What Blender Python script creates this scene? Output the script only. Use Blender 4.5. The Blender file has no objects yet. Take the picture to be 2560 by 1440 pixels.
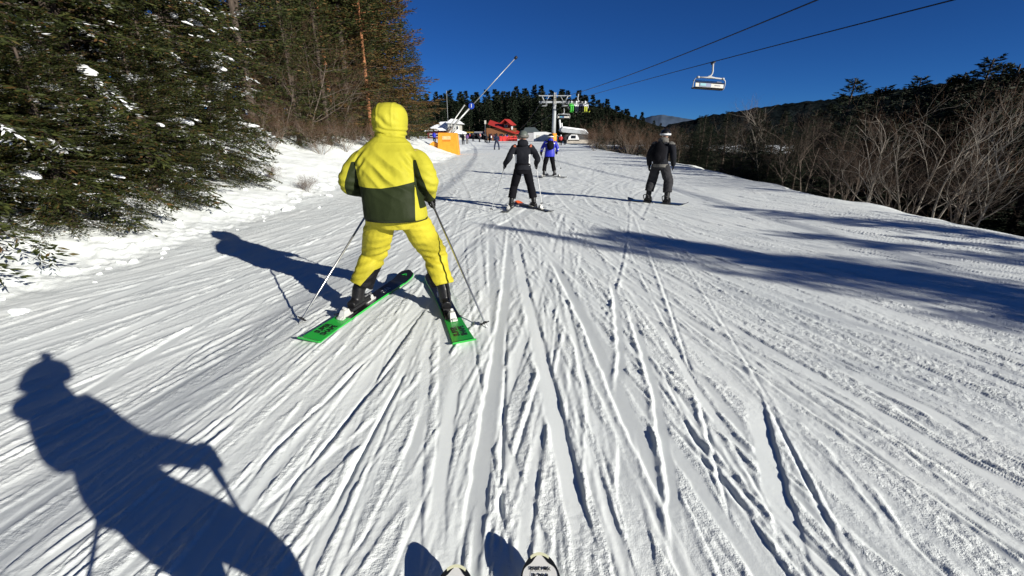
import bpy, math, random
import numpy as np
from mathutils import Vector, Matrix

SC = bpy.context.scene
COL = SC.collection
R = math.radians

# ------------------------------------------------------------------ camera
CAM_H = 1.60
F_PX = 1100.0            # focal length in pixels of the 2560 px wide photograph
PITCH = R(19.5)
cam_d = bpy.data.cameras.new('camera')
cam_d.sensor_width = 36.0
cam_d.lens = 36.0 * F_PX / 2560.0
cam_d.clip_start = 0.02
cam_d.clip_end = 30000
cam = bpy.data.objects.new('camera', cam_d)
cam.location = (0, 0, CAM_H)
cam.rotation_euler = (math.pi / 2 - PITCH, 0, 0)
COL.objects.link(cam)
SC.camera = cam

# ------------------------------------------------------------------ sky, sun, exposure
SUN_AZ = R(130.5)        # clockwise from +Y (forward): behind the camera, to the right
SUN_EL = R(19.0)
world = bpy.data.worlds.new('World')
SC.world = world
world.use_nodes = True
wn = world.node_tree
wn.nodes.clear()
sky = wn.nodes.new('ShaderNodeTexSky')
sky.sky_type = 'NISHITA'
sky.sun_disc = False
sky.sun_elevation = SUN_EL
sky.sun_rotation = SUN_AZ
sky.altitude = 1800
sky.air_density = 0.62
sky.dust_density = 0.0
sky.ozone_density = 9.0
bg = wn.nodes.new('ShaderNodeBackground')
bg.inputs['Strength'].default_value = 0.05
wo = wn.nodes.new('ShaderNodeOutputWorld')
tint = wn.nodes.new('ShaderNodeMixRGB'); tint.blend_type = 'MULTIPLY'; tint.inputs[0].default_value = 1.0
tint.inputs[2].default_value = (0.50, 0.79, 0.97, 1)      # the deep polarised blue of the whole winter sky
wn.links.new(sky.outputs[0], tint.inputs[1]); wn.links.new(tint.outputs[0], bg.inputs[0])
wn.links.new(bg.outputs[0], wo.inputs[0])

sun_d = bpy.data.lights.new('sun', 'SUN')
sun_d.energy = 5.0
sun_d.angle = R(0.5)
sun_d.color = (1.0, 0.955, 0.87)
sun = bpy.data.objects.new('sun', sun_d)
sdir = Vector((math.sin(SUN_AZ) * math.cos(SUN_EL), math.cos(SUN_AZ) * math.cos(SUN_EL), math.sin(SUN_EL)))
sun.rotation_euler = (-sdir).to_track_quat('-Z', 'Y').to_euler()
sun.location = sdir * 50
COL.objects.link(sun)

SC.view_settings.view_transform = 'Standard'
SC.view_settings.look = 'None'
SC.view_settings.exposure = 0.55
SC.view_settings.gamma = 1.0
SC.view_settings.use_curve_mapping = False
SC.render.engine = 'CYCLES'
SC.cycles.max_bounces = 6
SC.cycles.diffuse_bounces = 3
SC.cycles.glossy_bounces = 2
SC.cycles.transmission_bounces = 3
SC.cycles.transparent_max_bounces = 6
SC.cycles.use_denoising = True

# ------------------------------------------------------------------ small maths
CP, SP = math.cos(PITCH), math.sin(PITCH)
def ray(px, py):
    a = (px - 1280) / F_PX; b = (720 - py) / F_PX
    return np.array([a, CP + SP * b, -SP + CP * b])
def at(px, py, Y):
    "point of the photograph's ray px,py at forward distance Y"
    d = ray(px, py); t = Y / d[1]
    return np.array([d[0] * t, Y, CAM_H + d[2] * t])

def _hash(ix, iy, iz, seed):
    u = lambda a, k: a.astype(np.int32).view(np.uint32) * np.uint32(k)
    h = u(ix, 374761393); h += u(iy, 668265263)
    if iz is not None: h += u(iz, 2147483647)
    h += np.uint32((seed * 1274126177) & 0xFFFFFFFF)
    h ^= h >> np.uint32(13); h *= np.uint32(1274126177); h ^= h >> np.uint32(16); h *= np.uint32(2246822519); h ^= h >> np.uint32(15)
    return h.astype(np.float32) * np.float32(1 / 2147483648.0) - np.float32(1.0)
def vnoise(x, y, seed=0):
    x = np.asarray(x, float); y = np.asarray(y, float)
    ix = np.floor(x); iy = np.floor(y)
    fx = x - ix; fy = y - iy
    fx = fx * fx * fx * (fx * (fx * 6 - 15) + 10); fy = fy * fy * fy * (fy * (fy * 6 - 15) + 10)
    z0 = None
    a = _hash(ix, iy, z0, seed); b = _hash(ix + 1, iy, z0, seed)
    c = _hash(ix, iy + 1, z0, seed); d = _hash(ix + 1, iy + 1, z0, seed)
    return (a + (b - a) * fx) * (1 - fy) + (c + (d - c) * fx) * fy
def fbm(x, y, n=4, seed=0, gain=0.5, iso=True):
    s = 0; a = 1; t = 0
    for k in range(n):
        if k and iso: x, y = x * 0.8 - y * 0.6, x * 0.6 + y * 0.8
        s = s + a * vnoise(x * 2 ** k + 17.3 * k, y * 2 ** k - 9.1 * k, seed + k * 7); t += a; a *= gain
    return s / t
def vnoise3(p, seed=0):
    i = np.floor(p); f = p - i
    f = f * f * (3 - 2 * f)
    o = 0
    for dx in (0, 1):
        for dy in (0, 1):
            for dz in (0, 1):
                w = (f[:, 0] if dx else 1 - f[:, 0]) * (f[:, 1] if dy else 1 - f[:, 1]) * (f[:, 2] if dz else 1 - f[:, 2])
                o = o + w * _hash(i[:, 0] + dx, i[:, 1] + dy, i[:, 2] + dz, seed)
    return o
def sstep(a, b, x):
    t = np.clip((x - a) / (b - a), 0, 1)
    return t * t * (3 - 2 * t)

# ------------------------------------------------------------------ materials
MATS = {}
def mat(name, col, rough=0.7, metal=0.0, var=0.0, scale=6.0, bump=0.0, bscale=40.0, spec=0.4, col2=None, coat=0.0, bdist=0.01, sub=0.0, coords='Object', stretch=None, thr=None):
    "procedural material: colour varied by noise, optional bump relief"
    if name in MATS:
        return MATS[name]
    m = bpy.data.materials.new(name); m.use_nodes = True
    nt = m.node_tree; b = nt.nodes['Principled BSDF']
    b.inputs['Roughness'].default_value = rough
    b.inputs['Metallic'].default_value = metal
    b.inputs['Specular IOR Level'].default_value = spec
    b.inputs['Coat Weight'].default_value = coat
    tc = nt.nodes.new('ShaderNodeTexCoord')
    src = tc.outputs[coords]
    if stretch:
        mp = nt.nodes.new('ShaderNodeMapping'); mp.inputs['Scale'].default_value = stretch
        nt.links.new(src, mp.inputs[0]); src = mp.outputs[0]
    c4 = (*col, 1)
    if var or col2:
        n = nt.nodes.new('ShaderNodeTexNoise'); n.inputs['Scale'].default_value = scale; n.inputs['Detail'].default_value = 5
        nt.links.new(src, n.inputs['Vector'])
        rp = nt.nodes.new('ShaderNodeValToRGB')
        lo, hi = thr or (0.32, 0.68)
        rp.color_ramp.elements[0].position = lo; rp.color_ramp.elements[1].position = hi
        if col2:
            rp.color_ramp.elements[0].color = c4; rp.color_ramp.elements[1].color = (*col2, 1)
        else:
            rp.color_ramp.elements[0].color = (*[c * (1 - var) for c in col], 1)
            rp.color_ramp.elements[1].color = (*[min(1, c * (1 + var)) for c in col], 1)
        nt.links.new(n.outputs[0], rp.inputs[0]); nt.links.new(rp.outputs[0], b.inputs['Base Color'])
    else:
        b.inputs['Base Color'].default_value = c4
    if bump:
        n2 = nt.nodes.new('ShaderNodeTexNoise'); n2.inputs['Scale'].default_value = bscale; n2.inputs['Detail'].default_value = 4
        nt.links.new(src, n2.inputs['Vector'])
        bp = nt.nodes.new('ShaderNodeBump'); bp.inputs['Strength'].default_value = bump; bp.inputs['Distance'].default_value = bdist
        nt.links.new(n2.outputs[0], bp.inputs['Height']); nt.links.new(bp.outputs[0], b.inputs['Normal'])
    MATS[name] = m
    return m

def snow_material(name, col=(0.842, 0.872, 0.846), bump=0.55, big=30.0, fine=160.0, attr=False):
    m = bpy.data.materials.new(name); m.use_nodes = True
    nt = m.node_tree; b = nt.nodes['Principled BSDF']
    b.inputs['Roughness'].default_value = 0.62
    b.inputs['Specular IOR Level'].default_value = 0.25
    tc = nt.nodes.new('ShaderNodeTexCoord')
    n0 = nt.nodes.new('ShaderNodeTexNoise'); n0.inputs['Scale'].default_value = 0.9; n0.inputs['Detail'].default_value = 6
    rp = nt.nodes.new('ShaderNodeValToRGB')
    rp.color_ramp.elements[0].position = 0.3; rp.color_ramp.elements[1].position = 0.7
    rp.color_ramp.elements[0].color = (col[0] * 0.93, col[1] * 0.945, col[2] * 0.955, 1); rp.color_ramp.elements[1].color = (*col, 1)
    nt.links.new(tc.outputs['Object'], n0.inputs['Vector']); nt.links.new(n0.outputs[0], rp.inputs[0]); nt.links.new(rp.outputs[0], b.inputs['Base Color'])
    n1 = nt.nodes.new('ShaderNodeTexNoise'); n1.inputs['Scale'].default_value = big; n1.inputs['Detail'].default_value = 5; n1.inputs['Roughness'].default_value = 0.6
    n2 = nt.nodes.new('ShaderNodeTexNoise'); n2.inputs['Scale'].default_value = fine; n2.inputs['Detail'].default_value = 3
    ma = nt.nodes.new('ShaderNodeMath'); ma.operation = 'MULTIPLY_ADD'; ma.inputs[1].default_value = 0.3
    nt.links.new(tc.outputs['Object'], n1.inputs['Vector']); nt.links.new(tc.outputs['Object'], n2.inputs['Vector'])
    nt.links.new(n2.outputs[0], ma.inputs[0]); nt.links.new(n1.outputs[0], ma.inputs[2])
    bp = nt.nodes.new('ShaderNodeBump'); bp.inputs['Strength'].default_value = bump; bp.inputs['Distance'].default_value = 0.03
    if attr:      # ski-polished snow is smooth, crumbled snow is not
        at_ = nt.nodes.new('ShaderNodeAttribute'); at_.attribute_name = 'rough'
        mr = nt.nodes.new('ShaderNodeMath'); mr.operation = 'MULTIPLY'; mr.inputs[1].default_value = bump
        nt.links.new(at_.outputs['Fac'], mr.inputs[0]); nt.links.new(mr.outputs[0], bp.inputs['Strength'])
    nt.links.new(ma.outputs[0], bp.inputs['Height']); nt.links.new(bp.outputs[0], b.inputs['Normal'])
    MATS[name] = m
    return m

def foliage_material(name, c1, c2, snow=0.0, nscale=1.2, brown=None):
    "needles: two greens mixed per tuft and by noise; snow lying on upward faces in patches"
    m = bpy.data.materials.new(name); m.use_nodes = True
    nt = m.node_tree; b = nt.nodes['Principled BSDF']
    b.inputs['Roughness'].default_value = 0.65; b.inputs['Specular IOR Level'].default_value = 0.15
    tc = nt.nodes.new('ShaderNodeTexCoord'); geo = nt.nodes.new('ShaderNodeNewGeometry')
    rp = nt.nodes.new('ShaderNodeValToRGB')
    e = rp.color_ramp.elements
    e[0].position = 0.05; e[0].color = (*c1, 1); e[1].position = 0.84; e[1].color = (*c2, 1)
    if brown:
        k = e.new(0.96); k.color = (*brown, 1)
    nt.links.new(geo.outputs['Random Per Island'], rp.inputs[0])
    out = rp.outputs[0]
    if snow > 0:
        n = nt.nodes.new('ShaderNodeTexNoise'); n.inputs['Scale'].default_value = nscale; n.inputs['Detail'].default_value = 6; n.inputs['Roughness'].default_value = 0.7
        nt.links.new(tc.outputs['Object'], n.inputs['Vector'])
        r2 = nt.nodes.new('ShaderNodeValToRGB')
        r2.color_ramp.elements[0].position = 1 - snow - 0.03; r2.color_ramp.elements[1].position = 1 - snow + 0.03
        nt.links.new(n.outputs[0], r2.inputs[0])
        sx = nt.nodes.new('ShaderNodeSeparateXYZ'); nt.links.new(geo.outputs['Normal'], sx.inputs[0])
        up = nt.nodes.new('ShaderNodeMath'); up.operation = 'ABSOLUTE'; nt.links.new(sx.outputs['Z'], up.inputs[0])
        g = nt.nodes.new('ShaderNodeMath'); g.operation = 'GREATER_THAN'; g.inputs[1].default_value = 0.45; nt.links.new(up.outputs[0], g.inputs[0])
        mu = nt.nodes.new('ShaderNodeMath'); mu.operation = 'MULTIPLY'
        nt.links.new(r2.outputs[0], mu.inputs[0]); nt.links.new(g.outputs[0], mu.inputs[1])
        mx = nt.nodes.new('ShaderNodeMixRGB'); mx.inputs[2].default_value = (0.8, 0.82, 0.84, 1)
        nt.links.new(mu.outputs[0], mx.inputs[0]); nt.links.new(out, mx.inputs[1]); out = mx.outputs[0]
    nt.links.new(out, b.inputs['Base Color'])
    MATS[name] = m
    return m

# ------------------------------------------------------------------ mesh helpers
def np_mesh(name, verts, quads=None, tris=None, smooth=False):
    me = bpy.data.meshes.new(name)
    verts = np.asarray(verts, np.float32)
    nq = 0 if quads is None else len(quads); ntr = 0 if tris is None else len(tris)
    me.vertices.add(len(verts)); me.vertices.foreach_set('co', verts.ravel())
    lo = []
    if nq: lo.append(np.asarray(quads, np.int32).ravel())
    if ntr: lo.append(np.asarray(tris, np.int32).ravel())
    lo = np.concatenate(lo)
    me.loops.add(len(lo)); me.loops.foreach_set('vertex_index', lo)
    me.polygons.add(nq + ntr)
    st = np.concatenate([np.arange(nq) * 4, nq * 4 + np.arange(ntr) * 3]).astype(np.int32)
    me.polygons.foreach_set('loop_start', st)
    if smooth:
        me.polygons.foreach_set('use_smooth', np.ones(nq + ntr, bool))
    me.update(calc_edges=True); me.validate()
    return me
def link(name, me, parent=None, mats=None):
    o = bpy.data.objects.new(name, me)
    COL.objects.link(o)
    if mats is not None:
        for m in (mats if isinstance(mats, (list, tuple)) else [mats]):
            me.materials.append(m)
    if parent is not None:
        o.parent = parent
    return o
def tag(o, label=None, cat=None, group=None, kind=None):
    if label: o['label'] = label
    if cat: o['category'] = cat
    if group: o['group'] = group
    if kind: o['kind'] = kind
    return o
def empty(name, loc=(0, 0, 0), rz=0.0):
    o = bpy.data.objects.new(name, None)
    o.empty_display_size = 0.2
    o.location = [float(v) for v in loc]; o.rotation_euler = (0, 0, rz)
    COL.objects.link(o)
    return o
def copy_tree(o, parent=None):
    c = o.copy(); COL.objects.link(c)
    c.parent = parent
    for ch in o.children:
        copy_tree(ch, c)
    return c

class MB:
    "collects closed shapes as verts + polygons, built as one mesh object"
    def __init__(s): s.v = []; s.f = []; s.mi = []; s.n = 0; s.cur = 0
    def add(s, v, f):
        s.v.extend([tuple(map(float, p)) for p in v])
        s.f.extend([tuple(i + s.n for i in q) for q in f]); s.mi.extend([s.cur] * len(f)); s.n += len(v)
        return s
    def box(s, c, size, rot=None, taper=(1, 1)):
        hx, hy, hz = size[0] / 2, size[1] / 2, size[2] / 2
        v = []
        for z in (-1, 1):
            kx, ky = (taper if z > 0 else (1, 1))
            for x, y in ((-1, -1), (1, -1), (1, 1), (-1, 1)):
                p = Vector((x * hx * kx, y * hy * ky, z * hz))
                if rot is not None: p = rot @ p
                v.append(p + Vector(c))
        return s.add(v, [(3, 2, 1, 0), (4, 5, 6, 7), (0, 1, 5, 4), (1, 2, 6, 5), (2, 3, 7, 6), (3, 0, 4, 7)])
    def tube(s, path, rad, n=8, caps=True, up=None):
        v, f = tube(path, rad, n, caps, up)
        return s.add(v, f)
    def prism(s, poly, axis, d0, d1):
        "extrude 2-D polygon along axis (0 x, 1 y, 2 z)"
        n = len(poly); v = []
        for d in (d0, d1):
            for a, b in poly:
                p = [0, 0, 0]; o = [i for i in range(3) if i != axis]
                p[o[0]] = a; p[o[1]] = b; p[axis] = d
                v.append(p)
        f = [tuple(range(n)), tuple(range(2 * n - 1, n - 1, -1))]
        f += [(i, i + n, (i + 1) % n + n, (i + 1) % n) for i in range(n)]
        return s.add(v, f)
    def ball(s, c, r, nu=12, nv=8, rot=None, noise=0.0, seed=0):
        r = (r, r, r) if np.isscalar(r) else r
        v, f = ball(c, r, nu, nv, rot)
        if noise:
            v = np.array(v); d = (v - np.array(c))
            v = np.array(c) + d * (1 + noise * vnoise3(v * 2.2 / max(r) + seed * 3.1, seed))[:, None]
        return s.add(v, f)
    def build(s, name, m, parent=None, smooth=False, loc=None):
        me = bpy.data.meshes.new(name)
        me.from_pydata(s.v, [], s.f)
        ms = m if isinstance(m, (list, tuple)) else [m]
        for x in ms: me.materials.append(x)
        if len(ms) > 1: me.polygons.foreach_set('material_index', s.mi)
        # consistent outward normals
        import bmesh
        bm = bmesh.new(); bm.from_mesh(me); bmesh.ops.recalc_face_normals(bm, faces=bm.faces); bm.to_mesh(me); bm.free()
        if smooth:
            me.polygons.foreach_set('use_smooth', np.ones(len(me.polygons), bool))
        me.update()
        o = link(name, me, parent)
        if loc is not None: o.location = loc
        return o

def frames(P, up=None):
    P = np.asarray(P, float); n = len(P)
    T = np.gradient(P, axis=0); T /= np.linalg.norm(T, axis=1)[:, None] + 1e-12
    u = np.array(up if up is not None else (0.0, 0.0, 1.0), float)
    if abs(np.dot(u, T[0])) > 0.95: u = np.array((0.0, 1.0, 0.0)) if up is None else np.array((1.0, 0.0, 0.0))
    A = []; B = []
    a = np.cross(u, T[0]); a /= np.linalg.norm(a)
    for i in range(n):
        a = a - T[i] * np.dot(a, T[i]); a /= np.linalg.norm(a) + 1e-12
        A.append(a); B.append(np.cross(T[i], a))
    return T, np.array(A), np.array(B)
def tube(P, rad, n=10, caps=True, up=None):
    "tube along P; rad scalar, list, or list of (ra, rb)"
    P = np.asarray(P, float)
    if np.isscalar(rad): rad = [rad] * len(P)
    rr = np.array([(r, r) if np.isscalar(r) else r for r in rad], float)
    T, A, B = frames(P, up)
    an = np.linspace(0, 2 * np.pi, n, endpoint=False)
    v = (P[:, None] + A[:, None] * (np.cos(an)[None, :, None] * rr[:, 0][:, None, None]) + B[:, None] * (np.sin(an)[None, :, None] * rr[:, 1][:, None, None])).reshape(-1, 3)
    f = []
    for i in range(len(P) - 1):
        for k in range(n):
            k2 = (k + 1) % n
            f.append((i * n + k, i * n + k2, (i + 1) * n + k2, (i + 1) * n + k))
    if caps:
        f.append(tuple(range(n - 1, -1, -1))); f.append(tuple(range((len(P) - 1) * n, len(P) * n)))
    return v, f
def ball(c, r, nu=14, nv=9, rot=None):
    v = []; f = []
    for j in range(1, nv):
        th = math.pi * j / nv
        for i in range(nu):
            ph = 2 * math.pi * i / nu
            p = Vector((r[0] * math.sin(th) * math.cos(ph), r[1] * math.sin(th) * math.sin(ph), r[2] * math.cos(th)))
            if rot is not None: p = rot @ p
            v.append(p + Vector([float(x) for x in c]))
    for s_ in (1, -1):
        p = Vector((0, 0, s_ * r[2]))
        if rot is not None: p = rot @ p
        v.append(p + Vector([float(x) for x in c]))
    t = len(v) - 2; b = len(v) - 1
    for j in range(nv - 2):
        for i in range(nu):
            i2 = (i + 1) % nu
            f.append((j * nu + i, (j + 1) * nu + i, (j + 1) * nu + i2, j * nu + i2))
    for i in range(nu):
        f.append((t, i, (i + 1) % nu)); f.append((b, (nv - 2) * nu + (i + 1) % nu, (nv - 2) * nu + i))
    return v, f
def spline(pts, n):
    "Catmull-Rom through pts"
    P = np.asarray(pts, float)
    P = np.vstack([2 * P[0] - P[1], P, 2 * P[-1] - P[-2]])
    m = len(P) - 3; out = []
    for t in np.linspace(0, m - 1e-9, n):
        i = int(t); u = t - i
        p0, p1, p2, p3 = P[i:i + 4]
        out.append(0.5 * ((2 * p1) + (-p0 + p2) * u + (2 * p0 - 5 * p1 + 4 * p2 - p3) * u * u + (-p0 + 3 * p1 - 3 * p2 + p3) * u ** 3))
    return np.array(out)
def tubes_batch(polys, sides):
    "many polylines (points, radii) as open tubes -> verts, quads"
    V = []; Q = []; n = 0
    an = np.linspace(0, 2 * np.pi, sides, endpoint=False)
    ca, sa = np.cos(an), np.sin(an)
    groups = {}
    for P, r in polys: groups.setdefault(len(P), []).append((P, r))
    for L, lst in groups.items():
        P = np.array([p for p, _ in lst], float); r = np.array([q for _, q in lst], float)
        T = np.gradient(P, axis=1); T /= np.linalg.norm(T, axis=2)[..., None] + 1e-9
        ref = np.where(np.abs(T[..., 2:3]) > 0.9, np.array([1.0, 0, 0]), np.array([0, 0, 1.0]))
        A = np.cross(ref, T); A /= np.linalg.norm(A, axis=2)[..., None] + 1e-9
        B = np.cross(T, A)
        v = P[:, :, None] + r[:, :, None, None] * (A[:, :, None] * ca[None, None, :, None] + B[:, :, None] * sa[None, None, :, None])
        m = len(lst)
        base = n + (np.arange(m) * L * sides)[:, None, None] + (np.arange(L - 1) * sides)[None, :, None]
        k = np.arange(sides)[None, None, :]; k2 = (np.arange(sides) + 1)[None, None, :] % sides
        q = np.stack([base + k, base + k2, base + k2 + sides, base + k + sides], -1).reshape(-1, 4)
        V.append(v.reshape(-1, 3)); Q.append(q); n += m * L * sides
    return np.concatenate(V), np.concatenate(Q)

def remesh(shapes, voxel, smooth=2):
    "union of overlapping closed shapes as one continuous surface -> mesh datablock"
    mb = MB()
    for v, f in shapes: mb.add(v, f)
    me = bpy.data.meshes.new('tmp'); me.from_pydata(mb.v, [], mb.f)
    import bmesh
    bm = bmesh.new(); bm.from_mesh(me); bmesh.ops.recalc_face_normals(bm, faces=bm.faces); bm.to_mesh(me); bm.free()
    o = bpy.data.objects.new('tmp', me); COL.objects.link(o)
    md = o.modifiers.new('r', 'REMESH'); md.mode = 'VOXEL'; md.voxel_size = voxel; md.adaptivity = 0
    if smooth:
        ms = o.modifiers.new('s', 'SMOOTH'); ms.factor = 0.5; ms.iterations = smooth
    dg = bpy.context.evaluated_depsgraph_get()
    out = bpy.data.meshes.new_from_object(o.evaluated_get(dg))
    bpy.data.objects.remove(o); bpy.data.meshes.remove(me)
    out.polygons.foreach_set('use_smooth', np.ones(len(out.polygons), bool))
    return out
def vco(me):
    a = np.empty(len(me.vertices) * 3, np.float32); me.vertices.foreach_get('co', a); return a.reshape(-1, 3).astype(float)
def vno(me):
    a = np.empty(len(me.vertices) * 3, np.float32); me.vertex_normals.foreach_get('vector', a); return a.reshape(-1, 3).astype(float)
def setco(me, v):
    me.vertices.foreach_set('co', v.astype(np.float32).ravel()); me.update()
def fcen(me):
    a = np.empty(len(me.polygons) * 3, np.float32); me.polygons.foreach_get('center', a); return a.reshape(-1, 3).astype(float)
def text_mesh(txt, size, extrude=0.001, bold=0.0):
    c = bpy.data.curves.new('t', 'FONT'); c.body = txt; c.size = size; c.extrude = extrude; c.offset = bold
    c.align_x = 'CENTER'; c.align_y = 'CENTER'; c.resolution_u = 3
    o = bpy.data.objects.new('t', c); COL.objects.link(o)
    dg = bpy.context.evaluated_depsgraph_get()
    me = bpy.data.meshes.new_from_object(o.evaluated_get(dg))
    bpy.data.objects.remove(o); bpy.data.curves.remove(c)
    return me
# ================================================================== the snow slope
def edge_right(y):
    return 9.0 + np.clip((y - 7.5) * 0.1, -1.2, 2.6)
def edge_left(y):
    return -5.35 + 0.35 * np.sin(y * 0.21 + 0.6) * np.clip(y / 8, 0, 1) + 0.02 * np.clip(y - 10, 0, 20)
def terrain(x, y):
    "broad height of the ground, metres (vectorised)"
    x = np.asarray(x, float); y = np.asarray(y, float)
    z = -0.013 * np.clip(y - 4, 0, 16) - 0.0055 * np.clip(y - 20, 0, 400)
    d = x - (edge_right(y) - 1.3)
    d = np.clip(d, 0, None)
    fall = np.where(d < 3.2, 0.085 * d * d, 0.085 * 10.24 + 0.544 * (d - 3.2))
    fall = np.minimum(fall, 5.2 + 1.6 * np.tanh((fall - 5.2) / 4.0) * (fall > 5.2))
    z = z - fall
    b = np.clip(edge_left(y) - x, 0, None)
    bank = 0.36 * (np.sqrt(b * b + 0.09) - 0.3)
    bank = np.where(bank > 1.6, 1.6 + (bank - 1.6) * 0.25, bank)
    bank = bank * (1 - 0.75 * sstep(40, 75, y))
    return z + bank
def ground(x, y):
    return float(terrain(np.array([x]), np.array([y]))[0])

NCOL, NIN = 1040, 0.9
def wy(y):
    return 1.15 * np.clip(y, 1.0, None) + 1.0
def build_slope():
    rng = np.random.default_rng(11)
    yy = np.concatenate([np.linspace(-40, -6, 14)[:-1], np.linspace(-6, 0.7, 40)[:-1],
                         np.geomspace(0.7, 46, 710), np.geomspace(46, 420, 70)[1:]])
    u = np.linspace(-1, 1, NCOL)
    au = np.abs(u)
    W = wy(yy)[:, None]
    inner = (u / NIN)[None, :] * W
    k = np.clip((au - NIN) / (1 - NIN), 0, None)[None, :]
    X = np.where(au[None, :] <= NIN, inner, np.sign(u)[None, :] * (W + (np.maximum(260, W * 1.5) - W) * k ** 2.2))
    Y = np.repeat(yy[:, None], NCOL, 1)
    Z = terrain(X, Y)
    onp = sstep(-0.1, 0.5, X - edge_left(Y)) * (1 - sstep(-1.0, 1.5, X - edge_right(Y)))   # 1 on the piste
    fade = np.clip(1.25 - Y / 70, 0.25, 1)
    # flow coordinate: tracks gather towards the middle of the run ahead
    psi = X * np.exp(0.085 * np.clip(Y, 0, 14))
    H = 0.022 * fbm(X * 0.55, Y * 0.3, 3, 3)
    H += onp * 0.0045 * fbm(psi * 1.6, Y * 0.16, 4, 21, iso=False)
    H += onp * 0.0012 * fbm(psi * 5.2, Y * 0.4, 4, 31, iso=False)
    Hb = H.copy()
    smooth = np.zeros_like(X)       # 1 where a ski has polished the snow
    crumb = np.zeros_like(X)        # 1 on crumbly ridges

    def lay(ys, xs, half, depth, bl, br, polish=1.0, taper=0.5, seed=0, tilt=0.0):
        "one ski track: centre xs(ys), a flat groove with crumbled berms"
        r0, r1 = np.searchsorted(yy, ys[0]), np.searchsorted(yy, ys[-1])
        if r1 - r0 < 3: return
        rows = np.arange(r0, r1)
        xc = np.interp(yy[rows], ys, xs); sl = np.gradient(xc, yy[rows])
        ct = 1 / np.sqrt(1 + sl * sl)
        j0 = np.rint(((xc / wy(yy[rows])) * NIN + 1) / 2 * (NCOL - 1)).astype(int)
        dj = np.arange(-56, 57)
        J = np.clip(j0[:, None] + dj[None], 0, NCOL - 1)
        ok = (j0[:, None] + dj[None] >= 0) & (j0[:, None] + dj[None] < NCOL)
        I = np.repeat(rows[:, None], len(dj), 1)
        d = (X[I, J] - xc[:, None]) * ct[:, None]
        yv = Y[I, J]
        tp = sstep(0, taper, yv - ys[0]) * sstep(0, taper, ys[-1] - yv)
        wob = half * (1 + 0.07 * vnoise(yv * 2.3, yv * 0 + seed, 5)) + np.minimum(0.006, 0.2 * half) * vnoise(yv * 11, np.sign(d) * 3 + seed, 6)
        a = np.abs(d)
        e = 0.006 + 0.0012 * yv
        g = 1 - sstep(-e, e, a - wob)
        cr = np.clip(0.85 + 0.3 * vnoise(yv * 3 + seed, np.sign(d) * 9.0, 8) + 0.45 * vnoise(yv * 27, np.sign(d) * 5 + seed + d * 60, 9), 0, 1.7)
        bw = 0.015 + 0.001 * yv
        bm = np.exp(-((a - wob - bw) / bw) ** 2) * np.where(d < 0, bl, br) * cr
        dz = (-depth * g * (1 + tilt * np.clip(d / np.maximum(half, 1e-3), -1, 1)) * 0.5 + bm) * tp if tilt else (-depth * g + bm) * tp
        fl = ok.ravel()
        if half > 0.012:      # a ski flattens whatever lay there before
            G = g * tp * (0.5 + 0.5 * polish)
            new = H[I, J] * (1 - G) + (Hb[I, J] - depth * (1 + tilt * np.clip(d / half, -1, 1)) * 0.5) * G + bm * tp * (1 - g)
        else:
            new = H[I, J] + dz
        new = H[I, J] + (new - H[I, J]) * onp[I, J]
        H[I.ravel()[fl], J.ravel()[fl]] = new.ravel()[fl]
        sm = np.maximum(smooth[I, J], g * tp * polish); smooth[I.ravel()[fl], J.ravel()[fl]] = sm.ravel()[fl]
        cm = np.maximum(crumb[I, J], np.clip(bm / 0.02, 0, 1) * tp); crumb[I.ravel()[fl], J.ravel()[fl]] = cm.ravel()[fl]

    def flow(x, y):
        return -0.10 * x * np.exp(-(max(y, 0) / 13.0) ** 2)
    def track(x0, y0, ya, yb, dev, curve):
        ys = [y0]; xs = [x0]
        x = x0; y = y0
        while y < yb:
            st = 0.1 + 0.03 * y; x += st * (flow(x, y) + dev + curve * math.sin((y - y0) * 0.35)); y += st; ys.append(y); xs.append(x)
        x = x0; y = y0
        while y > ya:
            st = 0.1 + 0.03 * abs(y); x -= st * (flow(x, y) + dev + curve * math.sin((y - y0) * 0.35)); y -= st; ys.insert(0, y); xs.insert(0, x)
        return np.array(ys), np.array(xs)
    rnd = random.Random(5)
    # many older tracks, near and far
    for i in range(560):
        y0 = rnd.choice([rnd.uniform(0.8, 6), rnd.uniform(0.8, 9), rnd.uniform(6, 20)])
        span = min(wy(y0), 10)
        x0 = rnd.uniform(max(-span, -5.4), min(span, 9.5))
        ln = rnd.uniform(1.0, 5.0) + 0.6 * y0
        ys, xs = track(x0, y0, max(0.72, y0 - ln), y0 + ln, rnd.gauss(0, 0.10 + 0.010 * y0), rnd.gauss(0, 0.03))
        k = rnd.random()
        sc = 0.58 + 0.125 * y0
        if k < 0.50:      # shallow ski print, tilted as the ski was edged
            lay(ys, xs, rnd.uniform(0.016, 0.046) * sc, rnd.uniform(0.002, 0.0055) * sc, rnd.uniform(0, 0.003), rnd.uniform(0, 0.003), rnd.uniform(0.4, 1), 0.6, i, rnd.choice((-1, 1)))
        elif k < 0.88:    # thin edge cut with one berm
            s = rnd.random() < 0.5
            lay(ys, xs, rnd.uniform(0.004, 0.007) * sc, rnd.uniform(0.002, 0.0055) * sc, 0.004 * sc if s else 0.001, 0.001 if s else 0.003 * sc, 0.2, 0.5, i)
        else:             # ridge of pushed snow
            lay(ys, xs, 0.01, 0.0, rnd.uniform(0.002, 0.006), rnd.uniform(0.001, 0.004), 0.0, 0.7, i)
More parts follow.
